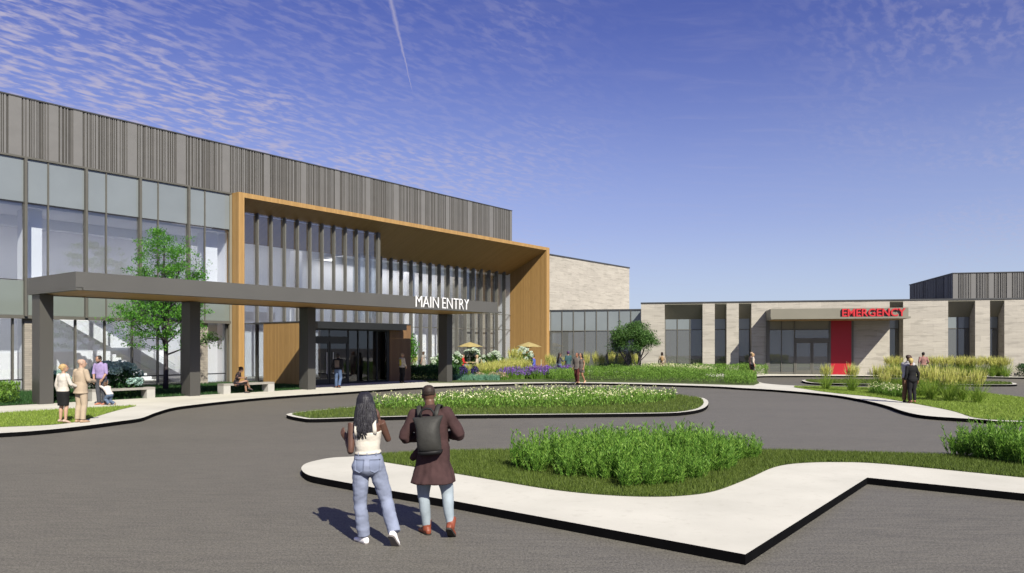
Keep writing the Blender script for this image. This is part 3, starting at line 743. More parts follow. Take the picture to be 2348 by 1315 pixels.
def person(label, loc, heading, h=1.75, sex='m', skin=(.30, .17, .11), pose=None, hair=('short', (.02, .015, .012)), top=None, bottom=None,
           shoes=(.02, .02, .02), voxel=.012, group=None, hy=0.0, hp=0.0, face=True, scale_extra=1.0, fold=None):
    """heading: direction (deg, counter-clockwise from +Y) the person faces; joints in a 1.75 m frame, x right, y forward"""
    P = dict(lean=0.0, roll=0.0, twist=0.0, dz=0.0, pel=(0, 0)); P.update(pose or {})
    root = empty('person', loc, math.radians(heading)); s = h / 1.75; root.scale = (s, s, s)
    tag(root, label, 'person', group)
    f = sex == 'f'; sh = .158 if f else .188; hipw = .088
    px, py = P['pel']; dz = P['dz']
    piv = V((px, py, .95 + dz))
    R = Matrix.Rotation(-math.radians(P['lean']), 3, 'X') @ Matrix.Rotation(math.radians(P['roll']), 3, 'Y') @ Matrix.Rotation(math.radians(P['twist']), 3, 'Z')
    def Ub(q, k=1.0):
        q = V(q); q0 = V((q.x + px, q.y + py, q.z + dz))
        if k >= 1: return piv + R @ (q0 - piv)
        return q0.lerp(piv + R @ (q0 - piv), k)
    def spine(z):   # smooth bend around the hips
        k = min(1, max(0, (z - .86) / .2)); return Ub((0, 0, z), k)
    XA, YA, ZA = R @ V((1, 0, 0)), R @ V((0, 1, 0)), R @ V((0, 0, 1))
    def torso(mb, grow=0.0, z0=0, z1=9, flare=None, gy=None):
        rs = []
        T = TORSO[sex]
        zs = [t[0] for t in T]
        lev = sorted(set([z for z in zs if z0 <= z <= z1] + ([z0] if z0 > zs[0] else []) + ([z1] if z1 < zs[-1] else [])))
        for z in lev:
            i = max(0, min(len(T) - 2, next((k - 1 for k in range(1, len(T)) if T[k][0] >= z), len(T) - 2)))
            t = (z - T[i][0]) / (T[i + 1][0] - T[i][0]); rx = T[i][1] + (T[i + 1][1] - T[i][1]) * t; ry = T[i][2] + (T[i + 1][2] - T[i][2]) * t
            k = min(1, max(0, (z - .86) / .2)); ax = V((1, 0, 0)).lerp(XA, k).normalized(); ay = V((0, 1, 0)).lerp(YA, k).normalized()
            g = grow + (flare(z) if flare else 0)
            c = spine(z) + ay * (.012 if z > 1.4 else 0)
            if f and 1.15 < z < 1.36: c = c + ay * .012
            if .8 < z < .98: c = c - ay * .015
            rs.append(ering(c, ax, ay, rx + g, ry + (gy if gy is not None else g)))
        mb.rings(rs)
    shL, shR = P.get('shL', Ub((-sh, -.005, 1.405))), P.get('shR', Ub((sh, -.005, 1.405)))
    elL = V(P.get('elL', (-.235, -.03, 1.13))); elR = V(P.get('elR', (.235, -.03, 1.13)))
    wrL = V(P.get('wrL', (-.25, .06, .885))); wrR = V(P.get('wrR', (.25, .06, .885)))
    hdL = V(P.get('hdL', (-.02, .25, -1))).normalized(); hdR = V(P.get('hdR', (.02, .25, -1))).normalized()
    hL, hR = V((-hipw + px, py, .90 + dz)), V((hipw + px, py, .90 + dz))
    knL = V(P.get('knL', (-.10, .02, .49))); knR = V(P.get('knR', (.10, .02, .49)))
    anL = V(P.get('anL', (-.105, -.03, .085))); anR = V(P.get('anR', (.105, -.03, .085)))
    toL = V(P.get('toL', (-.15, 1, 0))); toR = V(P.get('toR', (.15, 1, 0)))      # foot directions (x,y,z)
    toL.normalize(); toR.normalize()
    am = .88 if f else 1.0
    def arm(mb, a, b, c, g=0.0, t0=0.0, t1=1.0, r=(.055, .050, .040, .040, .036, .026)):
        pts = [a, a.lerp(b, .45), b, b.lerp(c, .3), b.lerp(c, .65), c]; rr = [x * am + g for x in r]
        n = len(pts) - 1; keep = [i for i in range(n + 1) if i / n <= t1 + 1e-6]
        pts2 = [pts[i] for i in keep]; rr2 = [rr[i] for i in keep]
        if keep[-1] < n and t1 * n > keep[-1]:
            u = t1 * n - keep[-1]; pts2.append(pts[keep[-1]].lerp(pts[keep[-1] + 1], u)); rr2.append(rr[keep[-1]] + (rr[keep[-1] + 1] - rr[keep[-1]]) * u)
        mb.tube(crom(pts2, 3), list(np.interp(np.linspace(0, len(rr2) - 1, 3 * (len(rr2) - 1) + 1), range(len(rr2)), rr2)), 12)
    def leg(mb, a, b, c, r=(.088, .082, .058, .056, .038), g=(0, 0, 0, 0, 0), t1=1.0):
        bk = V((0, -.012, 0)); pts = [a, a.lerp(b, .5), b, b.lerp(c, .33) + bk, c]; rr = [x + y for x, y in zip(r, g)]
        if t1 < 1:
            n = 4; kk = int(t1 * n); u = t1 * n - kk
            pts = pts[:kk + 1] + [pts[kk].lerp(pts[kk + 1], u)]; rr = rr[:kk + 1] + [rr[kk] + (rr[kk + 1] - rr[kk]) * u]
        mb.tube(crom(pts, 3), list(np.interp(np.linspace(0, len(rr) - 1, 3 * (len(rr) - 1) + 1), range(len(rr)), rr)), 14)
    # ---- head frame
    HR = R @ Matrix.Rotation(math.radians(hy), 3, 'Z') @ Matrix.Rotation(-math.radians(hp), 3, 'X')
    hc = Ub((0, .022, 1.635)) + (HR - R) @ V((0, 0, .0))
    neck = Ub((0, .0, 1.53)); hc = neck + HR @ V((0, .022, .105))
    hx, hyv, hz = HR @ V((1, 0, 0)), HR @ V((0, 1, 0)), HR @ V((0, 0, 1))
    HEAD = [(-.118, .052, .024, .022), (-.100, .040, .044, .048), (-.075, .022, .055, .074), (-.045, .012, .064, .088), (-.01, .004, .071, .095), (.03, -.004, .075, .100), (.07, -.010, .069, .092), (.098, -.012, .049, .066), (.113, -.012, .020, .028)]
    def hp_(x, y, z): return hc + hx * x + hyv * y + hz * z
    def head(mb, g=0.0, z0=-1, back=0.0):
        rs = [ering(hp_(0, cy - back, z), hx, hyv, rx + g, ry + g, 20, 2.15) for z, cy, rx, ry in HEAD if z >= z0]
        mb.rings(rs)
    body = MB(); torso(body); head(body)
    body.tube([hp_(0, .092, .022), hp_(0, .108, -.004), hp_(0, .116, -.026), hp_(0, .098, -.036)], [.008, .010, .014, .009], 8)
    for q in (-1, 1):
        body.ell(hp_(q * .076, -.012, -.008), .011, .021, .031, 10, 6, rot=HR)
        body.ell(hp_(q * .03, .086, .034), .022, .010, .006, 8, 5, rot=HR)
    body.ell(hp_(0, .092, -.062), .024, .010, .009, 8, 5, rot=HR)
    fr_ = P.get('fr', .0085)
    def hand(mb, w, d, side, nrm=None, curl=.5):
        nrm = V(nrm) if nrm else V((-side, 0, 0)); nrm = nrm - d * nrm.dot(d)
        if nrm.length < 1e-3: nrm = d.orthogonal()
        nrm.normalize(); lat = d.cross(nrm) * side     # towards thumb
        k = w + d * .095
        mb.rings([ering(w + d * t, lat, nrm, a, b, 12, 2.6) for t, a, b in ((-.01, .026, .021), (.02, .030, .019), (.06, .041, .017), (.095, .043, .014))])
        for off, L in ((.031, .070), (.0105, .080), (-.0105, .074), (-.031, .058)):
            q0 = k + lat * off - d * .012; a1 = curl * .5; a2 = curl * 1.25
            q1 = q0 + (d * math.cos(a1 * .7) + nrm * math.sin(a1 * .7)) * L * .5
            q2 = q1 + (d * math.cos(a1 + a2 * .4) + nrm * math.sin(a1 + a2 * .4)) * L * .32
            q3 = q2 + (d * math.cos(a1 + a2) + nrm * math.sin(a1 + a2)) * L * .25
            mb.tube([q0, q1, q2, q3], [fr_ * 1.08, fr_, fr_ * .95, fr_ * .8], 8)
        t0 = w + d * .03 + lat * .028; t1 = t0 + d * .030 + lat * .026 + nrm * .012; t2 = t1 + d * .034 + lat * .006 + nrm * .016
        mb.tube([t0, t1, t2], [fr_ * 1.4, fr_ * 1.15, fr_ * .85], 8)
    arm(body, shL, elL, wrL); arm(body, shR, elR, wrR)
    hand(body, wrL, hdL, -1, P.get('nL'), P.get('cL', .6)); hand(body, wrR, hdR, 1, P.get('nR'), P.get('cR', .6))
    leg(body, hL, knL, anL); leg(body, hR, knR, anR)
    for an, to in ((anL, toL), (anR, toR)):
        dn = V((0, 0, -1)); up = (dn - to * dn.dot(to)).normalized()
        body.tube([an - to * .04 + up * .045, an + to * .05 + up * .04, an + to * .15 + up * .06], [.034, .036, .026], 10)
    if P.get('child'): pass
    bo = link('body', remesh(body, P.get('bv', voxel * .72), 2, 'body'), skin_m(skin), root)
    if face:
        em = plain('eye', (.03, .02, .015), .2)
        for q in (-1, 1): MB().ell(hp_(q * .031, .089, .012), .012, .008, .006, 8, 6, rot=HR).build('eye', em, root, True, uv=False)
        MB().ell(hp_(0, .099, -.062), .022, .006, .006, 8, 5, rot=HR).build('mouth', plain('lips', cmul((skin[0] * 1.05, skin[1] * .72, skin[2] * .72), 1), .5), root, True, uv=False)
    # ---- hair
    if hair:
        st, hcx = hair; hm = plain('hair', hcx, .55, 0, .35, 40, .4, 90, .3); mb = MB()
        if st == 'fuzz':
            mb.rings([ering(hp_(0, cy - .010, z), hx, hyv, rx + .004, ry + .002, 20, 2.15) for z, cy, rx, ry in HEAD if z >= -.02]); vx = .008
        else:
            g = .012
            mb.rings([ering(hp_(0, cy - .020 - (.012 if z < .03 else 0), z), hx, hyv, rx + g, ry + g - .004, 20, 2.15) for z, cy, rx, ry in HEAD if z >= -.012] + [ering(hp_(0, -.02, .124), hx, hyv, .02, .03, 20)])
            mb.rings([ering(hp_(0, -.045, z), hx, hyv, rx, ry, 16) for z, rx, ry in ((-.085, .045, .035), (-.05, .068, .058), (.0, .08, .068))])
            if st == 'bun': mb.ell(hp_(0, -.118, .01), .042, .036, .042, 12, 8)
            if st == 'bob': mb.rings([ering(hp_(0, -.03, z), hx, hyv, rx, ry, 16) for z, rx, ry in ((-.15, .07, .05), (-.1, .092, .07), (.0, .092, .08), (.06, .08, .075))])
            if st == 'long': mb.rings([ering(hp_(0, y, z), hx, hyv, rx, ry, 18) for z, y, rx, ry in ((-.38, -.10, .07, .03), (-.34, -.105, .10, .038), (-.2, -.09, .105, .05), (-.08, -.055, .098, .065), (.02, -.03, .088, .082), (.07, -.02, .075, .08))])
            if st == 'pony': mb.tube([hp_(0, -.10, .04), hp_(0, -.15, .0), hp_(0, -.14, -.12), hp_(0, -.12, -.2)], [.03, .036, .03, .012], 10)
            if st == 'cap': mb.rings([ering(hp_(0, .06, .055), hx, hyv, .08, .10, 18), ering(hp_(0, .06, .068), hx, hyv, .075, .095, 18)])
            vx = .010
        link('hair', remesh(mb, vx, 2, 'hair'), hm, root)
    parts = {}
    # ---- lower garment
    if bottom:
        kind, bc = bottom[0], bottom[1]; bm_ = bottom[2] if len(bottom) > 2 else cloth(kind, bc); mb = MB()
        if kind in ('trousers', 'jeans', 'slim'):
            gg = (.016, .018, .024, .024, .030) if kind == 'trousers' else (.013, .012, .014, .010, .014)
            if kind == 'jeans': gg = (.014, .012, .019, .022, .036)
            zw = bottom[3] if len(bottom) > 3 else 1.03
            torso(mb, .014, .80, zw); leg(mb, hL, knL, anL, g=gg); leg(mb, hR, knR, anR, g=gg)
        elif kind == 'shorts':
            torso(mb, .014, .80, 1.03); leg(mb, hL, knL, anL, g=(.016, .02, .03, .02, .02), t1=.45); leg(mb, hR, knR, anR, g=(.016, .02, .03, .02, .02), t1=.45)
        elif kind == 'skirt':
            mid = (knL + knR) / 2; zb = bottom[3] if len(bottom) > 3 else .50
            w = (knR - knL).length / 2
            mb.rings([ering(V((px, py, z)) + V((0, yy, 0)), V((1, 0, 0)), V((0, 1, 0)), a, b, 24, 2.4) for z, a, b, yy in ((zb, .165, .115, .0), (zb + .1, .175, .12, 0), (.80, .185, .132, -.008), (.90, .192, .142, -.012), (.98, .170, .126, 0), (1.05, .140, .106, 0))])
        elif kind == 'lap':   # skirt of a seated person, along the thighs
            mb.rings([ering(c, V((1, 0, 0)), V((0, c2, s2)), a, b, 20, 2.5) for c, a, b, c2, s2 in ((hL.lerp(hR, .5) + V((0, -.05, .08)), .17, .13, .9, .4), (hL.lerp(hR, .5) + V((0, .05, .0)), .18, .12, .3, .95), (knL.lerp(knR, .5).lerp(hL.lerp(hR, .5), .2), .16, .09, 0, 1), (knL.lerp(knR, .5) + V((0, .05, 0)), .15, .085, 0, 1))])
        parts['bottom'] = link(kind if kind not in ('slim', 'lap') else ('trousers' if kind == 'slim' else 'skirt'), remesh(mb, voxel, 3, kind, fold), bm_, root)
    # ---- upper garment
    if top:
        kind, tc = top[0], top[1]; opt = top[2] if len(top) > 2 else {}; mb = MB(); zb = opt.get('hem', .93); g = opt.get('g', .016)
        zn = opt.get('neck', 1.475)
        fl = opt.get('flare', 0.0)
        torso(mb, g, zb if zb >= .87 else 1.0, zn, flare=(lambda z: fl * max(0, (1.1 - z) / .3)))
        if zb < .87:     # coat skirts hang below the hips
            t = TORSO[sex][1]
            lv = [(zb, t[1] + g + .02 + opt.get('hf', .05 if zb < .7 else .008)), ((zb + .86) / 2, t[1] + g + .02 + opt.get('hf', .05 if zb < .7 else .008) * .6), (.86, t[1] + g + .012), (.97, t[1] + g + .008), (1.04, t[1] + g - .002), (1.10, t[1] + g - .012)]
            mb.rings([ering(V((px, py - .012 - (.03 if z < .7 else 0), z + dz)), V((1, 0, 0)), V((0, 1, 0)), a, a * .78, 26, 2.3) for z, a in lv])
        sl = opt.get('sleeve', .96)
        if sl > 0:
            gr = opt.get('sg', .016)
            arm(mb, shL, elL, wrL, gr, t1=sl); arm(mb, shR, elR, wrR, gr, t1=sl)
            for sp in (shL, shR): mb.ell(sp, .066 * am + g * .6, .06 * am + g * .5, .064 * am + g * .6, 12, 8)
        if opt.get('collar'):
            c0 = spine(1.465); mb.rings([ering(c0 + ZA * .0, XA, YA, .092, .085, 18), ering(c0 + ZA * .05, XA, YA, .070, .074, 18)])
        parts['top'] = link(kind, remesh(mb, voxel, 3, kind, fold), opt.get('mat') or cloth(kind, tc), root)
    # ---- shoes
    if shoes:
        sm = plain('shoe', shoes, .5, 0, .1, 10)
        for an, to in ((anL, toL), (anR, toR)):
            dn = V((0, 0, -1)); up = (dn - to * dn.dot(to)).normalized(); si = to.cross(up); mb = MB()
            hh = P.get('boot', .0)
            mb.rings([ering(an + to * y + up * zc, si, up, a, b, 14, 2.8) for y, zc, a, b in ((-.075, .052, .022, .022), (-.06, .045, .034, .036), (.0, .040, .040, .044), (.06, .052, .043, .033), (.12, .058, .047, .025), (.17, .062, .040, .020), (.195, .064, .018, .012))])
            if hh: mb.tube([an - up * hh, an + up * .04], [.052, .052], 14)
            so = link('shoe', remesh(mb, min(voxel, .009), 2, 'shoe'), sm, root)
            if P.get('sole'):
                mb = MB(); n = 20; prof = [(-.078, .012), (-.07, .030), (-.03, .038), (.03, .038), (.10, .047), (.15, .044), (.185, .026), (.20, .006)]
                tp = [an + to * y + si * w + up * .072 for y, w in prof] + [an + to * y - si * w + up * .072 for y, w in reversed(prof)]
                lo = [q + up * .022 for q in tp]; mb.rings([tp, lo]); mb.build('sole', P['sole'], so, uv=False)
    root['hc'] = 0; del root['hc']
    return dict(root=root, hp=hp_, HR=HR, Ub=Ub, R=R, parts=parts, wrL=wrL, wrR=wrR, shL=shL, shR=shR, elL=elL, elR=elR, an=(anL, anR), spine=spine)
def add(root, name, mb, m, smooth=True): return mb.build(name, m, root, smooth, uv=False)
SIT = dict(dz=-.45, knL=(-.10, .43, .50), knR=(.10, .43, .50), anL=(-.10, .45, .09), anR=(.10, .45, .09), elL=(-.24, .03, .75), elR=(.24, .03, .75), wrL=(-.10, .26, .68), wrR=(.10, .26, .68), hdL=(.4, .9, -.1), hdR=(-.4, .9, -.1))
BRN = (.115, .058, .036); DRK = (.060, .032, .022); TAN = (.42, .24, .16); PALE = (.52, .32, .22)
def face_to(a, b): return math.degrees(math.atan2(-(b[0] - a[0]), b[1] - a[1]))

# ---------- foreground woman: braided hair, cream crop top, pale blue jeans, on the phone
def jeans_mat(name, c):
    t = NT(name); co = t.coord(); n1 = t.noise(5, 5, co); n2 = t.noise(170, 2, t.mapping(co, (1, 1, .25))); n3 = t.noise(2.2, 3, co)
    a = t.mix(t.ramp(n1, [(.3, 0.0), (.7, 1.0)]), cmul(c, .82), cmul(c, 1.22)); a = t.mix(t.math('MULTIPLY', n2, .35), a, cmul(c, .55)); a = t.mix(t.ramp(n3, [(.5, 0.0), (.75, .4)]), a, cmul(c, 1.5))
    return t.done(t.bsdf(a, .85, 0, .2, bump=n2, bstr=.3, bdist=.004))
JB = jeans_mat('pale_denim', (.27, .305, .42))
WX, WY = (845 - CX) / F * 8.45, 8.45
wp = dict(lean=-2, roll=-3, elL=(-.195, -.05, 1.075), wrL=(-.275, .14, 1.185), hdL=(-.45, .2, .8), nL=(.6, .6, -.2), cL=.5,
          elR=(.215, .12, 1.185), wrR=(.112, .07, 1.425), hdR=(-.12, -.05, 1.0), nR=(-1, .0, .0), cR=.7,
          shL=V((-.188, -.01, 1.405)), shR=V((.145, .0, 1.41)),
          knL=(-.10, .03, .47), anL=(-.055, .02, .085), toL=(-.62, .78, 0), knR=(.205, .02, .49), anR=(.315, -.17, .165), toR=(.18, .62, -.62), fr=.0085, bv=.0075, sole=plain('grey_sole', (.20, .18, .17), .8))
w = person('woman in cream crop top and pale jeans with long braids, phone at her ear', (WX, WY, 0), 3, 1.70, 'f', (.135, .068, .048), wp, None, None,
           ('jeans', (.3, .36, .5), JB, 1.075), (.80, .78, .78), .010, hy=12, hp=-2, fold=(.008, 7.0, 2.0))
rt = w['root']; hp_ = w['hp']
tm = cloth('cream_knit', (.72, .67, .58), .9, .06); mb = MB()
T = TORSO['f']
def tring(z, g, n=26):
    i = next(k for k in range(len(T) - 1) if T[k + 1][0] >= z); u = (z - T[i][0]) / (T[i + 1][0] - T[i][0])
    c = w['spine'](z) + V((0, .012 if 1.15 < z < 1.36 else 0, 0)); return ering(c, w['R'] @ V((1, 0, 0)), w['R'] @ V((0, 1, 0)), T[i][1] + (T[i + 1][1] - T[i][1]) * u + g, T[i][2] + (T[i + 1][2] - T[i][2]) * u + g, n)
mb.rings([tring(z, .017) for z in (1.055, 1.08, 1.14, 1.2, 1.26, 1.30)])
mb.rings([tring(z, .026) for z in (1.05, 1.06, 1.075)])
tp = link('crop_top', remesh(mb, .008, 2, 'crop_top', (.003, 9, 2)), tm, rt)
for q in (-1, 1):
    mb = MB().tube([w['Ub']((q * .105, -.105, 1.28)), w['Ub']((q * .105, -.105, 1.34)), w['Ub']((q * .100, -.085, 1.40)), w['Ub']((q * .098, -.02, 1.462)), w['Ub']((q * .1, .07, 1.42)), w['Ub']((q * .1, .125, 1.29))], [.024] * 6, 8, flat=.35, up=(1, 0, 0))
    add(rt, 'shoulder_strap', mb, tm)
# braided hair: many wavy strands from the crown down to the mid back
hm = plain('braided_hair', (.026, .024, .030), .42, 0, .4, 60, .5, 120, .5); mb = MB(); r = random.Random(4)
mb.rings([ering(hp_(0, -.014, z), w['HR'] @ V((1, 0, 0)), w['HR'] @ V((0, 1, 0)), rx, ry, 18) for z, rx, ry in ((-.06, .085, .082), (-.02, .086, .092), (.03, .086, .106), (.07, .078, .098), (.102, .055, .070), (.118, .02, .03))])
for k in range(210):
    a = r.uniform(-1, 1) * 1.75 - PI / 2; ly = r.random(); ph = r.uniform(0, 6.28); L = r.uniform(.34, .40)
    ca, sa = math.cos(a), math.sin(a); top_ = hp_(ca * .03, sa * .03 - .01, .122); pts = [top_]; n = 15
    for i in range(1, n):
        t = i / (n - 1)
        if t < .32:
            u = t / .32; q = hp_(ca * (.03 + .062 * math.sin(u * PI / 2)), -.012 + sa * (.03 + .078 * math.sin(u * PI / 2)), .122 - .125 * u ** 1.6)
        else:
            u = (t - .32) / .68; lat = ca * (.092 + .030 * math.sin(u * 2.4)); q = hp_(lat - .01 * u, -.012 + sa * .09 - .055 * u + .03 * u * u - .02 * ly, -.003 - L * u)
            q += V((math.sin(ph + u * 11) * .010, math.cos(ph + u * 9) * .008, 0)) * (.4 + u)
        pts.append(q)
    mb.tube(pts, [.008] + [.0085] * (n - 3) + [.008, .004], 6)
mb.rings([ering(hp_(-.03 * max(0, (-z)) * 2, y, z), V((1, 0, 0)), V((0, 1, 0)), a, b, 16) for z, y, a, b in ((-.34, -.10, .09, .02), (-.28, -.105, .10, .03), (-.15, -.09, .10, .04), (0, -.05, .085, .06))])
add(rt, 'hair', mb, hm)
hd = w['wrR'] + V((-.012, .0, .09)); pm = plain('phone', (.02, .02, .02), .2)
ph = MB(); ph.box(-.006, .006, -.038, .038, -.075, .075); pho = ph.build('phone', pm, None)
pho.location = rt.matrix_basis @ V((.060, .07, 1.545)); pho.rotation_euler = (math.radians(12), 0, math.radians(3)); pho.scale = (1, 1, 1)
tag(pho, 'dark phone held to the ear of the woman with long braids', 'phone')
def patch(root, name, target, c, w_, h_, m, off=.005):
    """a pocket-shaped cloth patch laid onto the back of a garment"""
    mb = MB(); nx, nz = 6, 6; P_ = []
    for j in range(nz + 1):
        for i in range(nx + 1):
            u, v = i / nx - .5, j / nz; z = c[2] + h_ * (v - .5) + (abs(u) * 2 - 1) * .22 * h_ * (1 - v)
            P_.append((c[0] + u * w_ * (.86 + .14 * v), c[1], z))
    mb.v = P_
    for j in range(nz):
        for i in range(nx): mb.f.append((j * (nx + 1) + i, j * (nx + 1) + i + 1, (j + 1) * (nx + 1) + i + 1, (j + 1) * (nx + 1) + i)); mb.m.append(0)
    from mathutils.bvhtree import BVHTree
    me = target.data; bt = BVHTree.FromPolygons([v.co for v in me.vertices], [p.vertices for p in me.polygons])
    vs = []
    for p in mb.v:
        hit = bt.ray_cast(V((p[0], -.6, p[2])), V((0, 1, 0)))
        vs.append(tuple(hit[0] + V((0, -off, 0))) if hit[0] else p)
    lo = [(x, y + off + .004, z) for x, y, z in vs]; n = len(vs); mb.v = vs + lo; f0 = list(mb.f)
    bd = list(range(nx + 1)) + [(j + 1) * (nx + 1) + nx for j in range(nz)] + [nz * (nx + 1) + i for i in reversed(range(nx))] + [j * (nx + 1) for j in reversed(range(1, nz))]
    for a, b in zip(bd, bd[1:] + bd[:1]): mb.f.append((a, b, b + n, a + n)); mb.m.append(0)
    return mb.build(name, m, target, True, uv=False)
JD = jeans_mat('denim_pocket', (.225, .26, .37))
for q in (-1, 1): patch(rt, 'back_pocket', w['parts']['bottom'], (q * .088, 0, .93), .118, .125, JD)
mb = MB(); mb.rings([tring(z, .021) for z in (1.045, 1.058, 1.078)]); add(w['parts']['bottom'], 'waistband', mb, JD)
mb = MB()
for x in (-.1, 0, .1): mb.box(x - .005, x + .005, -.124 + abs(x) * .2, -.112 + abs(x) * .2, 1.035, 1.070)
add(w['parts']['bottom'], 'belt_loop', mb, JD, False)

# ---------- foreground man: maroon coat, grey roll-top backpack, light jeans, rust boots
MX, MY = (994 - CX) / F * 8.85, 8.85
mpz = dict(lean=2, roll=-5, elL=(-.335, -.04, 1.135), wrL=(-.165, .19, 1.11), hdL=(.75, .5, .0), elR=(.315, -.03, 1.175), wrR=(.16, .20, 1.14), hdR=(-.75, .5, .0),
           knL=(-.125, .03, .47), anL=(-.085, .03, .085), toL=(-.55, .83, 0), knR=(.16, .02, .48), anR=(.225, -.14, .155), toR=(.08, .72, -.55), boot=.09, bv=.0085, sole=plain('dark_sole', (.03, .025, .02), .8))
CM = cloth('maroon_wool', (.064, .034, .034), .9, .22)
m_ = person('man in maroon coat with grey backpack, pale jeans and rust coloured boots', (MX, MY, 0), -4, 1.77, 'm', (.155, .078, .050), mpz, ('fuzz', (.040, .026, .020)),
            ('coat', None, dict(hem=.62, g=.03, sg=.026, collar=True, flare=.02, hf=.055, sleeve=1.0, mat=CM, neck=1.49)), ('slim', (.4, .45, .5), jeans_mat('grey_denim', (.36, .42, .47))), (.18, .045, .022), .011, hy=14, hp=4, fold=(.010, 6.0, .7))
rt = m_['root']; Ub = m_['Ub']
me = m_['parts']['top'].data      # hanging pleats in the coat skirt
for v in me.vertices:
    z = v.co.z
    if z < 1.0 and abs(v.co.x) < .29:
        a = math.atan2(v.co.y, v.co.x); k = min(1, (1.0 - z) / .3) * .006 * (math.sin(a * 7 + 1.5 * math.sin(z * 4)) + .6 * math.sin(a * 17 + 2))
        d = V((v.co.x, v.co.y, 0)); d.normalize(); v.co += d * k
me.update()
mb = MB()
def brow(z, wx, y0, y1): return [Ub(p) for p in ((-wx, y1, z), (-wx * .96, y0 + .02, z), (-wx * .55, y0 - .02, z), (0, y0 - .028, z), (wx * .55, y0 - .02, z), (wx * .96, y0 + .02, z), (wx, y1, z), (0, y1 + .005, z))]
bp = empty('backpack', rt.location, rt.rotation_euler.z); bp.scale = rt.scale
tag(bp, 'dark grey roll top backpack on the back of the man in maroon coat', 'backpack')
bgm = cloth('grey_nylon', (.046, .045, .041), .6, .1); dkm = cloth('black_nylon', (.016, .016, .017), .6, .1)
mb.rings([brow(z, wx, y0, -.145) for z, wx, y0 in ((.985, .125, -.25), (1.0, .142, -.285), (1.06, .146, -.315), (1.15, .142, -.325), (1.235, .137, -.315), (1.30, .150, -.29), (1.355, .176, -.255), (1.385, .188, -.22), (1.392, .190, -.19))])
me = mb.mesh('bag', True, False); bo = link('bag_body', me, bgm, bp); bo.modifiers.new('s', 'SUBSURF').levels = 2; bo.modifiers['s'].render_levels = 2
mb = MB(); mb.rings([brow(z, wx, y0, -.14) for z, wx, y0 in ((.955, .11, -.24), (.965, .13, -.275), (1.0, .139, -.292))]); add(bp, 'bag_base', mb, dkm)
mb = MB(); mb.tube([Ub((x, y, z)) for x, y, z in ((-.075, -.215, 1.385), (-.078, -.215, 1.43), (-.05, -.21, 1.47), (0, -.21, 1.482), (.05, -.21, 1.47), (.078, -.215, 1.43), (.075, -.215, 1.385))], .013, 8); add(bp, 'handle', mb, dkm)
for q in (-1, 1):
    mb = MB(); mb.tube([Ub((q * x, y, z)) for x, y, z in ((.085, -.19, 1.37), (.105, -.14, 1.45), (.118, -.06, 1.512), (.122, .04, 1.50), (.125, .13, 1.40), (.14, .16, 1.2), (.16, .1, 1.06))], .027, 8, flat=.3, up=(1, 0, 0)); add(bp, 'shoulder_strap', mb, bgm)
mb = MB(); mb.tube([Ub((-.15, -.09, 1.02)), Ub((-.22, -.06, .93)), Ub((-.26, -.02, .90))], [.03, .045, .03], 8, flat=.4); add(m_['parts']['top'], 'pocket_flap', mb, CM)
mb = MB(); mb.box(-.003, .003, -.225, -.19, .64, .95); 

# ---------- left group
gz = ZK
c_b = cloth('beige_suit', (.50, .40, .29), .85, .08)
o1 = gp(145, 971, gz); o2 = gp(186, 969, gz)
p = person('older blonde woman in white jacket and black pencil skirt, standing on the left kerb', o1, -18, 1.63, 'f', PALE, dict(elR=(.26, .02, 1.16), wrR=(.30, .20, 1.08), hdR=(.5, .8, -.2), anL=(-.08, -.02, .115), anR=(.09, .0, .115), knL=(-.085, .02, .5), knR=(.09, .03, .5), toL=(-.1, 1, -.28), toR=(.2, 1, -.28)),
           ('bun', (.52, .36, .16)), ('jacket', (.66, .61, .54), dict(hem=.94, g=.02, sleeve=.97)), ('skirt', (.012, .012, .013), None or cloth('skirt_black', (.014, .014, .015)), .52), (.38, .28, .22), hy=-35)
p = person('older bald man in beige suit, arm linked with the blonde woman', o2, -22, 1.76, 'm', (.56, .36, .26), dict(elL=(-.27, .0, 1.15), wrL=(-.22, .16, .98), elR=(.27, .02, 1.17), wrR=(.20, .26, 1.12), hdR=(-.5, .8, .1)),
           ('fuzz', (.50, .36, .27)), ('suit_jacket', None, dict(hem=.80, g=.026, sg=.022, collar=True, flare=.01, mat=c_b)), ('trousers', None, c_b), (.30, .20, .13), hy=-38)
o3 = gp(232, 928.5, gz); o4 = gp(247, 929, gz)
fa = person('bearded man in lilac shirt and grey trousers, holding the hands of a child', o3, 172, 1.79, 'm', TAN, dict(lean=6, elL=(-.24, .06, 1.13), wrL=(-.20, .18, .93), elR=(.23, .08, 1.12), wrR=(.15, .17, .86), hdR=(-.2, .5, -.9), hdL=(.2, .5, -.9)),
            ('short', (.03, .02, .015)), ('shirt', (.37, .29, .52), dict(hem=.93, g=.02, sleeve=.52, collar=True, sg=.02)), ('trousers', (.075, .08, .095)), (.42, .16, .10), hy=-14, hp=18)
mb = MB().rings([ering(fa['hp'](0, y, z), fa['HR'] @ V((1, 0, 0)), fa['HR'] @ V((0, 1, 0)), a, b, 16) for z, y, a, b in ((-.125, .05, .03, .03), (-.1, .04, .053, .055), (-.07, .03, .062, .075), (-.05, .02, .066, .082))])
add(fa['root'], 'beard', mb, plain('beard', (.03, .02, .015), .8))
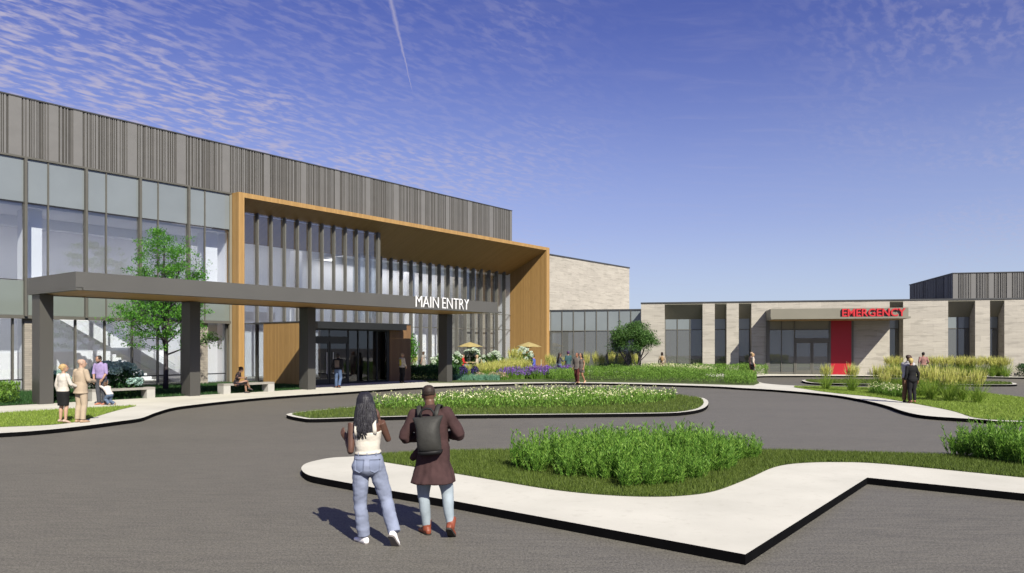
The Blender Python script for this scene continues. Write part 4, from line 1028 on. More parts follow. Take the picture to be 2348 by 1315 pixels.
ch = person('small child in white shirt swinging from the hands of the man in lilac', gp(253, 929.5, gz), 62, 1.17, 'm', TAN, dict(lean=40, dz=-.36, pel=(0, .05), elL=(-.17, .62, 1.02), wrL=(-.18, .62, 1.26), elR=(.16, .60, 1.0), wrR=(.12, .42, 1.20), hdL=(0, 0, 1), hdR=(0, 0, 1), knL=(-.1, .28, .32), anL=(-.1, -.05, .09), toL=(0, 1, -.5), knR=(.1, .2, .22), anR=(.1, -.22, .10), toR=(0, .6, -.8)),
            ('bob', (.10, .05, .025)), ('shirt', (.72, .66, .62), dict(hem=.92, g=.02, sleeve=.4)), ('trousers', (.13, .18, .27)), (.28, .22, .16), voxel=.016, hp=-12)

# ---------- seated reader on the bench
st_ = dict(SIT); st_.update(lean=14, knR=(.06, .46, .58), anR=(-.06, .60, .26), toR=(-.1, .9, -.3), wrL=(-.10, .36, .74), wrR=(.08, .36, .74))
s_o = Mw(-5.15, 8.05, ZK - .0); 
flo = NT('floral'); vo = flo.n('ShaderNodeTexVoronoi'); vo.inputs['Scale'].default_value = 16; flo.l(flo.coord(), vo.inputs['Vector'])
flo = flo.done(flo.bsdf(flo.ramp(vo.outputs['Distance'], [(.22, (.34, .16, .15)), (.34, (.02, .018, .022))]), .85, 0, .2))
p = person('woman in dark floral dress sitting on the bench reading a tablet', s_o + V((0, 0, 0)), math.degrees(ROTM) - 90 - 28, 1.66, 'f', (.32, .18, .12), st_, ('bun', (.03, .02, .016)), ('blouse', None, dict(hem=.90, g=.02, sleeve=.42, mat=flo)), ('lap', None, flo), (.03, .025, .025), hp=24)
rt = p['root']; tb = MB().box(-.12, .12, -.008, .008, -.09, .09).build('tablet', plain('tablet_shell', (.42, .45, .40), .4), None)
tb.location = rt.matrix_basis @ V((0, .46, .80)); tb.rotation_euler = (math.radians(-50), 0, rt.rotation_euler.z); tag(tb, 'pale tablet held by the seated woman in dark floral dress', 'tablet')

# ---------- at the doors
tbk = cloth('black_jacket', (.022, .022, .025)); 
p = person('man in black and tan jacket and blue jeans walking up to the entrance doors', gp(775, 889.5, gz), -12, 1.76, 'm', BRN, dict(elL=(-.27, -.05, 1.14), wrL=(-.27, .02, .90), elR=(.26, -.05, 1.14), wrR=(.25, .05, .90), anR=(.12, -.12, .12), knR=(.12, .06, .49), toR=(.1, .9, -.35), anL=(-.1, .02, .085)),
           ('short', (.012, .010, .010)), ('jacket', None, dict(hem=.93, g=.03, sg=.024, collar=True, mat=tbk)), ('jeans', None, jeans_mat('blue_denim', (.10, .15, .27))), (.12, .05, .03), hp=4)
mb = MB()
P_ = []
for j in range(7):
    for i in range(7): P_.append((-.125 + .25 * i / 6, -.20 + .02 * abs(i - 3) / 3 * abs(i - 3) / 3 * 2, 1.02 + .38 * j / 6))
mb.v = P_ + [(x, y + .03, z) for x, y, z in P_]
for j in range(6):
    for i in range(6): mb.f.append((j * 7 + i, j * 7 + i + 1, j * 7 + i + 8, j * 7 + i + 7)); mb.m.append(0)
bd = [0, 1, 2, 3, 4, 5, 6, 13, 20, 27, 34, 41, 48, 47, 46, 45, 44, 43, 42, 35, 28, 21, 14, 7]
for a, b in zip(bd, bd[1:] + bd[:1]): mb.f.append((a, b, b + 49, a + 49)); mb.m.append(0)
from mathutils.bvhtree import BVHTree
me = p['parts']['top'].data; bt = BVHTree.FromPolygons([v.co for v in me.vertices], [q.vertices for q in me.polygons])
for k in range(49):
    x, y, z = mb.v[k]; hit = bt.ray_cast(V((x, -.6, z)), V((0, 1, 0)))
    if hit[0]: mb.v[k] = (x, hit[0].y - .006, z); mb.v[k + 49] = (x, hit[0].y + .004, z)
add(p['parts']['top'], 'back_panel', mb, cloth('tan_panel', (.22, .17, .14)))
p = person('woman in yellow and cream vest top and black trousers by the brown wood wall', gp(922, 878.5, gz), -40, 1.74, 'f', TAN, dict(elL=(-.20, -.02, 1.13), wrL=(-.2, .12, .93), elR=(.21, .02, 1.13), wrR=(.16, .17, .97)),
           ('short', (.32, .22, .13)), ('shirt', (.62, .56, .46), dict(hem=.90, g=.018, sleeve=.95)), ('trousers', (.014, .014, .016)), (.015, .015, .015), hy=-20)
mb = MB(); torso_rings = []
T = TORSO['f']; mb.rings([ering(p['spine'](z) + V((-.035, -.012, 0)), V((1, 0, 0)), V((0, 1, 0)), a, b, 20) for z, a, b in ((1.0, .145, .13), (1.1, .125, .115), (1.2, .135, .125), (1.32, .150, .128), (1.40, .13, .105))])
link('vest', remesh(mb, .014, 3, 'vest'), cloth('yellow_vest', (.62, .52, .06)), p['root'])

# ---------- inside the lobby and the link
p = person('woman in grey dress standing inside the lobby behind the glass', Mw(sM(972, -5.6) if False else 0, 0) if False else V((0, 0, 0)), 60, 1.72, 'f', TAN, dict(elR=(.17, .12, 1.15), wrR=(.08, .2, 1.35), hdR=(-.3, .1, .9)), ('bob', (.10, .06, .04)), ('dress', (.34, .31, .28), dict(hem=.60, g=.016, hf=.01, sleeve=.2)), None, (.35, .25, .2), voxel=.014)
def put(p, px, Y, z=ZK): p['root'].location = at(px, Y, z)
put(p, 971, 59.0)
p = person('person in white shirt standing inside the glass link', V((0, 0, 0)), 80, 1.75, 'm', BRN, None, ('short', (.03, .02, .02)), ('shirt', (.72, .72, .72), dict(hem=.9)), ('trousers', (.10, .10, .12)), voxel=.016)
put(p, 1367, 68.6)

# ---------- patio
def sit_at(label, px, Y, head, **k):
    ps = dict(SIT); ps.update(k.pop('pose', {}))
    q = person(label, at(px, Y, ZK), head, pose=ps, voxel=.014, **k); return q
sit_at('man in red hooded top sitting at the patio table left of the parasol pole', 1061, 61.6, -85, h=1.95, skin=PALE, hair=('short', (.10, .04, .02)), top=('hoodie', (.50, .035, .03), dict(g=.03, collar=True)), bottom=('trousers', (.10, .12, .34)))
sit_at('fair haired person in cream jacket sitting opposite the man in red', 1094, 61.6, 85, h=1.92, sex='f', skin=PALE, hair=('bob', (.50, .36, .20)), top=('jacket', (.56, .48, .36), {}), bottom=('trousers', (.04, .045, .03)))
sit_at('man in blue shirt looking down at the table under the right parasol', 1224, 60.5, 80, h=1.95, skin=TAN, hair=('short', (.012, .01, .012)), top=('shirt', (.10, .13, .52), {}), bottom=('trousers', (.2, .22, .3)), hp=22)

# ---------- garden visitors
def vis(label, px, Y, head, **k): k.setdefault('voxel', .013); return person(label, at(px, Y, ZK), head, **k)
vis('dark haired woman in grey jacket and blue jeans standing among the flowers', 1283, 50.2, -60, h=1.68, sex='f', skin=PALE, hair=('long', (.04, .025, .018)), top=('jacket', (.085, .09, .10), dict(hem=.98)), bottom=('slim', (.11, .15, .25)), pose=dict(elR=(.15, .18, 1.15), wrR=(.06, .36, 1.25), hdR=(-.2, .9, .2), knR=(.14, .16, .5), anR=(.14, .26, .10)))
vis('man in teal shirt and purple cap with folded arms facing the woman in grey', 1303, 50.4, 30, h=1.80, skin=TAN, hair=('cap', (.10, .04, .13)), top=('shirt', (.045, .10, .11), dict(hem=.9, sleeve=.42)), bottom=('trousers', (.13, .12, .18)), pose=dict(elR=(.25, .05, 1.14), wrR=(-.02, .2, 1.16), hdR=(-1, .1, 0), elL=(-.22, .0, 1.14), wrL=(-.15, .17, .92)))
vis('man in grey jacket and dark red trousers walking on the kerb path', 1323.5, 43.5, 150, h=1.74, skin=(.34, .15, .09), hair=('short', (.09, .04, .02)), top=('jacket', (.16, .14, .125), dict(hem=.80, g=.03, sg=.02)), bottom=('trousers', (.085, .02, .018)), shoes=(.03, .015, .012), pose=dict(anR=(.1, -.12, .12), anL=(-.1, .12, .085), knL=(-.1, .16, .5)), hy=-10)
vis('woman with long black hair in short grey dress, walking on the kerb path', 1332.5, 43.4, 130, h=1.72, sex='f', skin=(.40, .21, .12), hair=('long', (.012, .010, .010)), top=('dress', (.14, .12, .105), dict(hem=.62, g=.016, hf=.0, sleeve=.12, neck=1.40)), shoes=(.45, .28, .18), pose=dict(anR=(.08, .14, .09), knR=(.08, .16, .49), anL=(-.08, -.22, .12), knL=(-.09, .0, .48), toL=(0, .8, -.5)))
p = vis('woman in tan backpack and brown trousers on the garden path by the brick pier', 1518, 55.2, -12, h=1.70, sex='f', skin=BRN, hair=('bob', (.03, .018, .014)), top=('shirt', (.42, .34, .25), dict(hem=.95, sleeve=.9)), bottom=('slim', (.11, .05, .045)))
mb = MB().ell((0, -.19, 1.2), .13, .10, .2, 12, 8); bk2 = mb.build('backpack', cloth('tan_bag', (.36, .24, .12)), None, True, uv=False); bk2.location = p['root'].location; bk2.rotation_euler = p['root'].rotation_euler
tag(bk2, 'small tan backpack on the woman by the brick pier', 'backpack')
vis('blonde woman in cream blouse and black shorts at the kerb of the emergency drive', 1726, 51.3, -95, h=1.66, sex='f', skin=TAN, hair=('bob', (.45, .30, .15)), top=('blouse', (.58, .50, .42), dict(hem=.93, sleeve=.6)), bottom=('shorts', (.012, .012, .014)), shoes=(.5, .42, .36))
vis('light haired person in dusty pink top just behind the blonde woman', 1723.5, 52.6, -70, h=1.72, sex='f', skin=TAN, hair=('short', (.42, .30, .20)), top=('shirt', (.40, .26, .23), dict(hem=.92, sleeve=.6)), bottom=('trousers', (.14, .06, .05)))
rc1 = gp(2080.5, 923.5, ZK); rc2 = gp(2091.5, 925, ZK)
person('man in grey shirt and brown trousers hugging the blonde woman in black', rc1, -62, 1.80, 'm', BRN, dict(lean=5, elR=(.25, -.02, 1.12), wrR=(.27, .25, 1.08), hdR=(-.15, 1, .0), nR=(-1, 0, 0), elL=(-.24, .12, 1.12), wrL=(-.1, .3, 1.1), hdL=(.5, .8, 0)), ('fuzz', (.05, .028, .02)), ('shirt', (.50, .49, .52), dict(hem=.90, g=.022, collar=True)), ('trousers', (.15, .085, .05)), (.015, .013, .013), hy=-30, voxel=.011)
person('blonde woman in black jacket and trousers leaning on the man in grey shirt', rc2, -2, 1.68, 'f', (.36, .18, .11), dict(roll=-4, elR=(.23, -.02, 1.12), wrR=(.245, .05, .87), anL=(-.07, -.03, .115), anR=(.08, -.04, .115), knL=(-.08, .03, .5), knR=(.085, .03, .5), toL=(-.1, 1, -.3), toR=(.5, .9, -.3)), ('short', (.55, .42, .16)), ('jacket', (.014, .014, .016), dict(hem=.90, g=.022)), ('slim', (.018, .018, .021)), (.20, .08, .05), hy=-40, voxel=.011)
vis('man in dusty pink vest and dark jeans walking away behind the ornamental grasses', 2117, 46.5, -10, h=1.76, skin=(.42, .22, .14), hair=('short', (.015, .012, .012)), top=('shirt', (.34, .18, .16), dict(hem=.95, sleeve=.5)), bottom=('slim', (.045, .05, .06)), pose=dict(elL=(-.27, -.08, 1.15), wrL=(-.22, .08, .98), elR=(.27, -.08, 1.15), wrR=(.22, .12, 1.0)))
# ================================================================ PLANTS
def pin(poly, x, y):
    """vectorised point in polygon"""
    P = np.array([(p[0], p[1]) for p in poly]); inside = np.zeros(len(x), bool); j = len(P) - 1
    for i in range(len(P)):
        xi, yi, xj, yj = P[i, 0], P[i, 1], P[j, 0], P[j, 1]
        c = ((yi > y) != (yj > y)) & (x < (xj - xi) * (y - yi) / (yj - yi + 1e-12) + xi); inside ^= c; j = i
    return inside
def scatter(poly, n, xmax=1e9, near=None):
    P = np.array([(p[0], p[1]) for p in poly]); lo = P.min(0); hi = P.max(0); hi[0] = min(hi[0], xmax)
    x = RNG.uniform(lo[0], hi[0], n * 4); y = RNG.uniform(lo[1], hi[1], n * 4); k = pin(poly, x, y)
    x, y = x[k], y[k]
    return x[:n], y[:n]
def area(poly):
    n = len(poly); return abs(sum(poly[i][0] * poly[(i + 1) % n][1] - poly[(i + 1) % n][0] * poly[i][1] for i in range(n))) / 2
def blades_np(x, y, z0, h, wd, lean=.5, hv=.4):
    n = len(x); a = RNG.uniform(0, 2 * PI, n); b = RNG.uniform(0, 2 * PI, n); hh = h * (1 + RNG.uniform(-hv, hv, n)); le = hh * RNG.uniform(.1, 1, n) * lean
    base = np.stack([x, y, np.full(n, z0) if np.isscalar(z0) else z0], 1)
    s = np.stack([np.cos(a), np.sin(a), np.zeros(n)], 1) * wd / 2; tip = np.stack([np.cos(b) * le, np.sin(b) * le, hh], 1)
    return np.stack([base - s, base + s, base + tip], 1).reshape(-1, 3)
def lawn(name, poly, n, h, wd, m, xmax=1e9, lean=.6):
    x, y = scatter(poly, n, xmax); o = np_mesh(name, blades_np(x, y, ZK + .004, h, wd, lean), 3, [m]); o['kind'] = 'stuff'; return o
lawn('refuge_grass', fr_grass, 150000, .055, .009, M['blade'], 11.5)
lawn('island_grass', isl_grass, 60000, .07, .016, M['blade'])
lawn('left_grass', l_lawn, 45000, .06, .016, M['blade_light'])
lawn('right_grass', r_lawn, 90000, .06, .018, M['blade_light'], 24)
lawn('far_island_grass', inset(em_isl, .2), 9000, .07, .04, M['blade'])
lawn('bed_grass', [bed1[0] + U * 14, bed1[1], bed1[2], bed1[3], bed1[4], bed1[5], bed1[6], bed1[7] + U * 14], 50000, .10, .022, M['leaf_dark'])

def leaves_np(c, size, tilt=1.0, asp=.5, up=None):
    """pointed leaf quads at the centres c"""
    n = len(c); d = RNG.normal(size=(n, 3)); 
    if up is not None: d = d * tilt + up
    d /= np.linalg.norm(d, axis=1)[:, None] + 1e-9
    e = RNG.normal(size=(n, 3)); e -= d * (e * d).sum(1)[:, None]; e /= np.linalg.norm(e, axis=1)[:, None] + 1e-9
    L = size * RNG.uniform(.6, 1.35, n)[:, None]; W = L * asp
    return np.stack([c - d * L * .5, c + e * W * .5 - d * L * .05, c + d * L * .5, c - e * W * .5 - d * L * .05], 1).reshape(-1, 3)
def in_ball(n, p=.5):
    v = RNG.normal(size=(n, 3)); v /= np.linalg.norm(v, axis=1)[:, None]; return v * (RNG.uniform(0, 1, n) ** p)[:, None]

def tree_mesh(rng, base, levels, droot):
    """branches: list of (points, radii); returns tips"""
    out = []; tips = []
    def grow(p, d, L, r, lv):
        n = 5; pts = [p]; q = p.copy(); dd = d.copy()
        for i in range(n):
            dd = (dd + V((rng.gauss(0, .10), rng.gauss(0, .10), rng.gauss(.02, .07)))).normalized(); q = q + dd * (L / n); pts.append(q.copy())
            if lv <= 1 or i > 1: tips.append((q.copy(), lv))
        out.append((pts, [r * (1 - .62 * i / n) for i in range(n + 1)]))
        if lv <= 0: return
        k = levels[lv]
        for i in range(k):
            t = rng.uniform(.35, 1.0); idx = max(1, min(n, int(t * n + .5))); ax = V((rng.gauss(0, 1), rng.gauss(0, 1), rng.gauss(0, .55))); ax.normalize()
            nd = (dd * .75 + ax * .85 + V((0, 0, .12))).normalized(); grow(pts[idx], nd, L * rng.uniform(.5, .72), r * .45, lv - 1)
    for d, L, r, lv in droot: grow(V(base), V(d).normalized(), L, r, lv)
    return out, tips

# --- tall slender tree behind the canopy
def big_tree():
    rng = random.Random(31); loc = at(380, 36.2, ZK); root = empty('tree', loc)
    tag(root, 'slender bright green tree growing between canopy and glass wall', 'tree')
    mb = MB(); mb.tube([(0, 0, -.05), (.01, 0, .8), (0, .02, 1.7), (.02, 0, 2.3)], [.135, .11, .105, .095], 10)
    mb.build('trunk', M['bark_dark'], root, True, uv=False)
    dr = []
    for i in range(15):
        a = i * 2.39996; el = rng.uniform(.5, 1.5); z = 1.7 + (i / 15) * 2.7
        dr.append(((math.cos(a), math.sin(a), el), rng.uniform(1.5, 2.2) * (1 - .25 * i / 15), .05 * (1 - .4 * i / 15), 2, z))
    br = MB(); tips = []
    o0, t0 = tree_mesh(rng, (0, 0, 2.2), [0, 3, 4, 4], [((.05, .02, 1), 4.9, .09, 2), ((-.25, .1, 1), 4.4, .07, 2), ((.3, -.1, 1), 4.2, .07, 2)]); allb = o0; tips += t0
    for d, L, r, lv, z in dr:
        o1, t1 = tree_mesh(rng, (0, 0, z), [0, 4, 4], [(d, L, r, lv)]); allb += o1; tips += t1
    def env(z): return 2.7 if z < 4.8 else max(.5, 2.7 - (z - 4.8) * .55)
    for p_, r_ in allb:
        q = p_[-1]
        if math.hypot(q.x, q.y) > env(q.z) + .05 or q.z > 7.6: continue
        br.tube(p_, [max(.008, x) for x in r_], 5)
    br.build('branches', M['bark_dark'], root, True, uv=False)
    C = []
    for q, lv in tips:
        if q.z < 1.5: continue
        rr = math.hypot(q.x, q.y); lim = 2.75 if q.z < 4.8 else max(.5, 2.75 - (q.z - 4.8) * .55)
        if rr > lim or q.z > 7.7: continue
        if rng.random() < .06: continue
        n = rng.randint(6, 12); b = in_ball(n, .6) * np.array([.32, .32, .16]); C.append(b + np.array(q[:]) + np.array([0, 0, rng.uniform(-.05, .10)]))
    for i in range(150):      # flat sprays through the whole crown
        z = rng.uniform(2.0, 7.65); e = 2.7 if z < 4.8 else max(.5, 2.7 - (z - 4.8) * .62); e *= (.62 + .38 * min(1, (z - 1.6) / 1.4)); a = rng.uniform(0, 2 * PI); rr = e * rng.uniform(.15, 1) ** .55 * (.82 + .3 * noise.noise((math.cos(a) * 1.3, math.sin(a) * 1.3, z * .9)))
        C.append(in_ball(rng.randint(55, 110), .6) * np.array([.44, .44, .20]) + np.array([math.cos(a) * rr, math.sin(a) * rr, z]))
    C = np.concatenate(C)
    if len(C) > 38000: C = C[RNG.permutation(len(C))[:38000]]
    np_mesh('crown', leaves_np(C, .105, .8, .42, np.array([0, 0, -.15])), 4, [M['leaf_bright']], root)
    return len(C)
print('tree leaves', big_tree())

# --- multi-stemmed small tree in the garden
def round_tree():
    rng = random.Random(8); loc = at(1452, 52.0, ZK); root = empty('small_tree', loc); tag(root, 'rounded olive green small tree with two leaning dark stems in the garden bed', 'tree')
    mb = MB()
    stems = [[(-.12, 0, 0), (-.3, 0, .7), (-.62, .05, 1.3), (-1.0, .1, 1.9)], [(.1, 0, 0), (.3, .02, .7), (.5, 0, 1.25), (.75, -.05, 1.9)]]
    for st in stems: mb.tube(crom(st, 4), list(np.linspace(.085, .04, 13)), 8)
    for st in ([(-.22, 0, .5), (-.30, .1, 1.1), (-.34, .1, 1.8)], [(.28, 0, .6), (.05, .1, 1.2), (-.02, .1, 1.8)], [(.42, 0, 1.05), (.8, .1, 1.4), (1.1, .1, 1.75)], [(-.45, 0, 1.0), (-.5, 0, 1.5), (-.6, 0, 1.9)], [(.5, 0, 1.2), (.3, 0, 1.6), (.25, 0, 2.0)]):
        mb.tube(crom(st, 4), list(np.linspace(.038, .018, 9)), 6)
    mb.build('trunk', M['bark_dark'], root, True, uv=False)
    C = []
    for i in range(135):
        v = RNG.normal(size=3); v /= np.linalg.norm(v)
        if v[2] < -.55: v[2] = -v[2] * .5
        k = RNG.uniform(.55, 1.0); c = v * np.array([1.58, 1.45, 1.2]) * k + np.array([0.02, 0, 2.52])
        if c[2] < 1.55: c[2] = 1.55 + RNG.uniform(0, .3)
        s = RNG.uniform(.22, .40); C.append(in_ball(190, .45) * s * 1.12 * np.array([1.1, 1.1, .9]) + c)
    for a in ((-1.75, 0, 2.2), (1.85, 0, 2.35), (-.9, 0, 3.7), (.2, 0, 3.75), (1.0, 0, 3.6), (-1.6, .2, 1.8)): C.append(in_ball(45, .5) * .26 + np.array(a))
    np_mesh('crown', leaves_np(np.concatenate(C), .105, 1, .38), 4, [M['leaf_olive']], root)
round_tree()
def leafy_shrub(name, label, loc, rx, ry, h, m, n, size, z0=0.0, cat='shrub', group=None, stem=True):
    root = empty(name, loc); tag(root, label, cat, group)
    if stem:
        mb = MB()
        for k in range(6):
            a = k * 1.05; mb.tube([(0, 0, -.02), (math.cos(a) * rx * .3, math.sin(a) * ry * .3, h * .5), (math.cos(a) * rx * .5, math.sin(a) * ry * .5, h * .85)], [.02, .015, .008], 5)
        mb.build('stem', M['bark'], root, True, uv=False)
    C = in_ball(n, .4) * np.array([rx, ry, (h - z0) / 2]); a = np.arctan2(C[:, 1], C[:, 0]); C *= (1 + .16 * np.sin(a * 5 + C[:, 2] * 6))[:, None]; C[:, 2] += (h + z0) / 2
    C = C[C[:, 2] > .02]; np_mesh('foliage', leaves_np(C, size, 1, .45), 4, [m], root); return root
leafy_shrub('sapling', 'light green sapling showing past the brown wood vestibule corner', at(942, 51.5, ZK), .55, .5, 3.0, M['leaf_bright'], 1500, .13, 1.0, 'tree')

# --- hydrangeas
def hydrangea(label, loc, w, h, m_fl, n_fl, seed, lm='leaf_dark', fr=.13, group=None):
    rng = random.Random(seed); root = empty('hydrangea', loc); tag(root, label, 'shrub', group)
    C = in_ball(1500, .42) * np.array([w / 2, w / 2 * .8, h * .45]) + np.array([0, 0, h * .46]); C = C[C[:, 2] > .03]
    np_mesh('foliage', leaves_np(C, .15, 1, .6), 4, [M[lm]], root)
    for k in range(n_fl):
        a = rng.uniform(0, 2 * PI); e = rng.uniform(.05, 1.35); d = V((math.cos(a) * math.cos(e), math.sin(a) * math.cos(e), math.sin(e)))
        c = np.array([d.x * w / 2 * .98, d.y * w / 2 * .8, h * .46 + d.z * h * .5])
        v = RNG.normal(size=(110, 3)); v /= np.linalg.norm(v, axis=1)[:, None]; r0 = fr * rng.uniform(.8, 1.15)
        np_mesh('flower_head', leaves_np(c + v * r0 * np.array([1, 1, .85]), r0 * .55, 1, .9), 4, [M[m_fl]], root)
hydrangea('dark hydrangea with flower heads coloured as in shade behind the left bench', Mw(-10.0, 7.05, ZK), 2.3, 1.45, 'hydrangea_shaded', 34, 1, fr=.165)
hydrangea('small dark hydrangea behind the older couple, beside the first canopy column', Mw(-12.2, 7.0, ZK), 1.2, 1.15, 'hydrangea_shaded', 10, 2, fr=.15)
for i, (px, Y, w_, h_, n_, lb) in enumerate(((1004, 60, 1.2, 1.5, 12, 'white hydrangea just left of the right canopy column'), (1043, 61, 1.4, 1.65, 14, 'white hydrangea emerging right of the right canopy column'), (1083, 63.5, 1.7, 1.95, 16, 'white hydrangea between the red and cream patio diners'), (1130, 62.5, 2.0, 1.75, 20, 'wide white hydrangea in front of the last glass fins'), (1194, 60.5, 2.1, 2.1, 20, 'tallest white hydrangea below the right parasol'))):
    hydrangea(lb, at(px, Y, ZK), w_, h_, 'hydrangea', n_, 10 + i, 'leaf_olive', .17, 'white hydrangeas by the patio')

# --- ornamental grasses: one meshed clump (leaves and plumes), then copies
def strip(mb, p, d, L, w, droop, n=4, mi=0, lift=1.0, rng=random):
    """arching tapered strip from p in heading d"""
    a = rng.uniform(0, PI); s = V((math.cos(a), math.sin(a), 0)) * w / 2; pts = []
    q = V(p); dr = V(d)
    for i in range(n + 1):
        t = i / n; ww = s * (1 - .85 * t) * (1 if i else .7); pts.append((q - ww, q + ww)); dr = (dr + V((0, 0, -droop / n))).normalized(); q = q + dr * (L / n)
    for i in range(n): mb.face([pts[i][0], pts[i][1], pts[i + 1][1], pts[i + 1][0]], mi)
def reed(seed, h=1.25, nl=150, ns=90, spread=.26, w=.017):
    rng = random.Random(seed); root = empty('feather_reed_grass'); lf = MB(); pl = MB()
    for k in range(nl):
        a = rng.uniform(0, 2 * PI); b = rng.uniform(0, .13); t = rng.uniform(.03, .55)
        strip(lf, (math.cos(a) * b, math.sin(a) * b, 0), V((math.cos(a) * t, math.sin(a) * t, 1)).normalized(), rng.uniform(.4, .8) * h, w, rng.uniform(.2, 1.3), 4, rng=rng)
    for k in range(ns):
        a = rng.uniform(0, 2 * PI); b = rng.uniform(0, .11); t = rng.uniform(0, spread); d = V((math.cos(a) * t, math.sin(a) * t, 1)).normalized(); L = rng.uniform(.72, 1.02) * h
        p = V((math.cos(a) * b, math.sin(a) * b, 0)); strip(lf, p, d, L * .75, w * .55, .12, 3, rng=rng); q = p + d * L * .68
        for j in range(3): strip(pl, q + d * (.06 * j), (d + V((rng.gauss(0, .10), rng.gauss(0, .10), 0))).normalized(), L * rng.uniform(.22, .32), w * 1.25, .15, 3, rng=rng)
    lf.build('leaves', M['reed'], root, uv=False); pl.build('plumes', M['plume'], root, uv=False); return root
protos = [reed(1), reed(2), reed(3, spread=.32)]; used = [False] * 3
def put_reed(px, Y, label, group, s=1.0, k=None, wx=1.0, z=ZK):
    k = random.randrange(3) if k is None else k
    o = protos[k] if not used[k] else copy_tree(protos[k]); used[k] = True
    o.location = at(px, Y, z); o.rotation_euler.z = random.uniform(0, 6.28); o.scale = (s * wx, s * wx, s); tag(o, label, 'ornamental grass', group)
GR = 'feather reed grasses on the right lawn'
yb = lambda py: F * (H - ZK) / (py - HY)
put_reed(1894, yb(893.5), 'single reed grass clump at the pointed left end of the right lawn', GR, 1.0, 0)
put_reed(1954, yb(898), 'single reed grass clump second from the lawn point, left of the white flowers', GR, 1.06, 1)
for px, py, s in ((2013, 896, 1.0), (2042, 898, 1.02), (2066, 899, 1.0), (2030, 903, .8)): put_reed(px, yb(py), 'reed grass clump behind the white flowering plants left of the embracing couple', GR, s)
for px, py, s in ((2113, 910, 1.05), (2134, 917, 1.05), (2150, 908, 1.05), (2174, 921.5, 1.02), (2186, 910, 1.0), (2122, 902, 1.0)): put_reed(px, yb(py), 'reed grass clump in the dense row right of the embracing couple', GR, s)
put_reed(2206, yb(919.5), 'reed grass clump second from the right end of the lawn row', GR, 1.0, 2)
put_reed(2241, yb(925), 'rightmost reed grass clump standing alone on the open lawn', GR, 1.02, 0)
for i, px in enumerate((2040, 2056, 2138, 2156, 2172, 2190, 2206, 2222, 2240, 2256, 2274, 2290, 2306)):
    put_reed(px, 54.4 - i * .18 + (i % 2) * .5, 'reed grass in the far row along the emergency wing', 'far row of reed grasses', 1.15, wx=1.25)
for i, (px, Y, s) in enumerate(((1074, 51.5, 1.0), (1100, 52, 1.1), (1112, 51, 1.15), (1122, 52.5, 1.2), (1133, 51.2, 1.2), (1146, 52.8, 1.3), (1158, 53, 1.35), (1170, 54, 1.4), (1182, 53.2, 1.35), (1196, 54, 1.4), (1208, 52.5, 1.3), (1108, 50, .95), (1127, 49.8, 1.0), (1150, 50.5, 1.1), (1166, 51.0, 1.1), (1188, 51.5, 1.2), (1180, 58, 2.2))):
    put_reed(px, Y, 'yellow reed grass in the thick patio border', 'reed grasses around the patio', s * .74, wx=1.3)
for px, Y, s, lb in ((1258, 55, 1.3, 'reed grass at the foot of the portal corner'), (1268, 55.5, 1.2, 'reed grass between portal corner and the woman in grey'), (1289, 56, 1.1, 'reed grass between the two standing talkers'), (1344, 54, 1.35, 'reed grass just right of the walking couple'), (1366, 53.5, 1.4, 'bright reed grass in front of the person inside the link'), (1379, 54, 1.3, 'reed grass left of the white column in the link'), (1402, 55.5, 1.45, 'olive reed grass left of the small round tree'), (1424, 55, 1.35, 'reed grass left beneath the small round tree'), (1456, 57, 1.3, 'reed grass between the stems of the small round tree'), (950, 55.5, 1.3, 'reed grass under the sapling by the vestibule')):
    put_reed(px, Y, lb, 'reed grasses along the glass link', s, wx=.62)

# --- feathery shrubs of the foreground bed
def feather(seed, ns=46, h=.42, R=.30):
    rng = random.Random(seed); root = empty('feathery_shrub'); st = MB(); C = []; D = []
    for k in range(ns):
        a = rng.uniform(0, 2 * PI); b = rng.uniform(0, .22); t = rng.uniform(.03, .62); L = h * (rng.uniform(.5, 1.1) if rng.random() < .8 else rng.uniform(1.1, 1.5))
        p = V((math.cos(a) * b, math.sin(a) * b, 0)); d = V((math.cos(a) * t, math.sin(a) * t, 1)).normalized(); pts = [p.copy()]; n = 7
        for i in range(n):
            d = (d + V((rng.gauss(0, .10), rng.gauss(0, .10), .06))).normalized(); p = p + d * (L / n); pts.append(p.copy())
            if i >= 1:
                for j in range(6):
                    u = rng.random(); q = pts[-2].lerp(p, u); aa = rng.uniform(0, 2 * PI); C.append(q[:]); D.append((math.cos(aa) * .75 + d.x * .8, math.sin(aa) * .75 + d.y * .8, .75 + rng.uniform(-.2, .5)))
        st.tube(pts, [.006] * 4 + [.0045] * 4, 4)
    st.build('stems', M['leaf_feather'], root, uv=False)
    C = np.array(C); D = np.array(D); D /= np.linalg.norm(D, axis=1)[:, None]; n = len(C); e = RNG.normal(size=(n, 3)); e -= D * (e * D).sum(1)[:, None]; e /= np.linalg.norm(e, axis=1)[:, None]
    L = RNG.uniform(.05, .10, n)[:, None]; W = .0065
    np_mesh('foliage', np.stack([C, C + D * L * .5 + e * W, C + D * L, C + D * L * .5 - e * W], 1).reshape(-1, 3), 4, [M['leaf_feather']], root); return root
fp = [feather(1), feather(2), feather(3)]; fu = [False] * 3; fc = 0
bedpoly = G([(1148, 1072), (1250, 1088), (1330, 1103), (1420, 1117), (1480, 1120), (1550, 1117), (1620, 1095), (1690, 1066), (1738, 1045), (1650, 1039), (1500, 1038), (1380, 1040), (1270, 1050), (1200, 1062)])
pts = []; r_ = random.Random(3); tries = 0
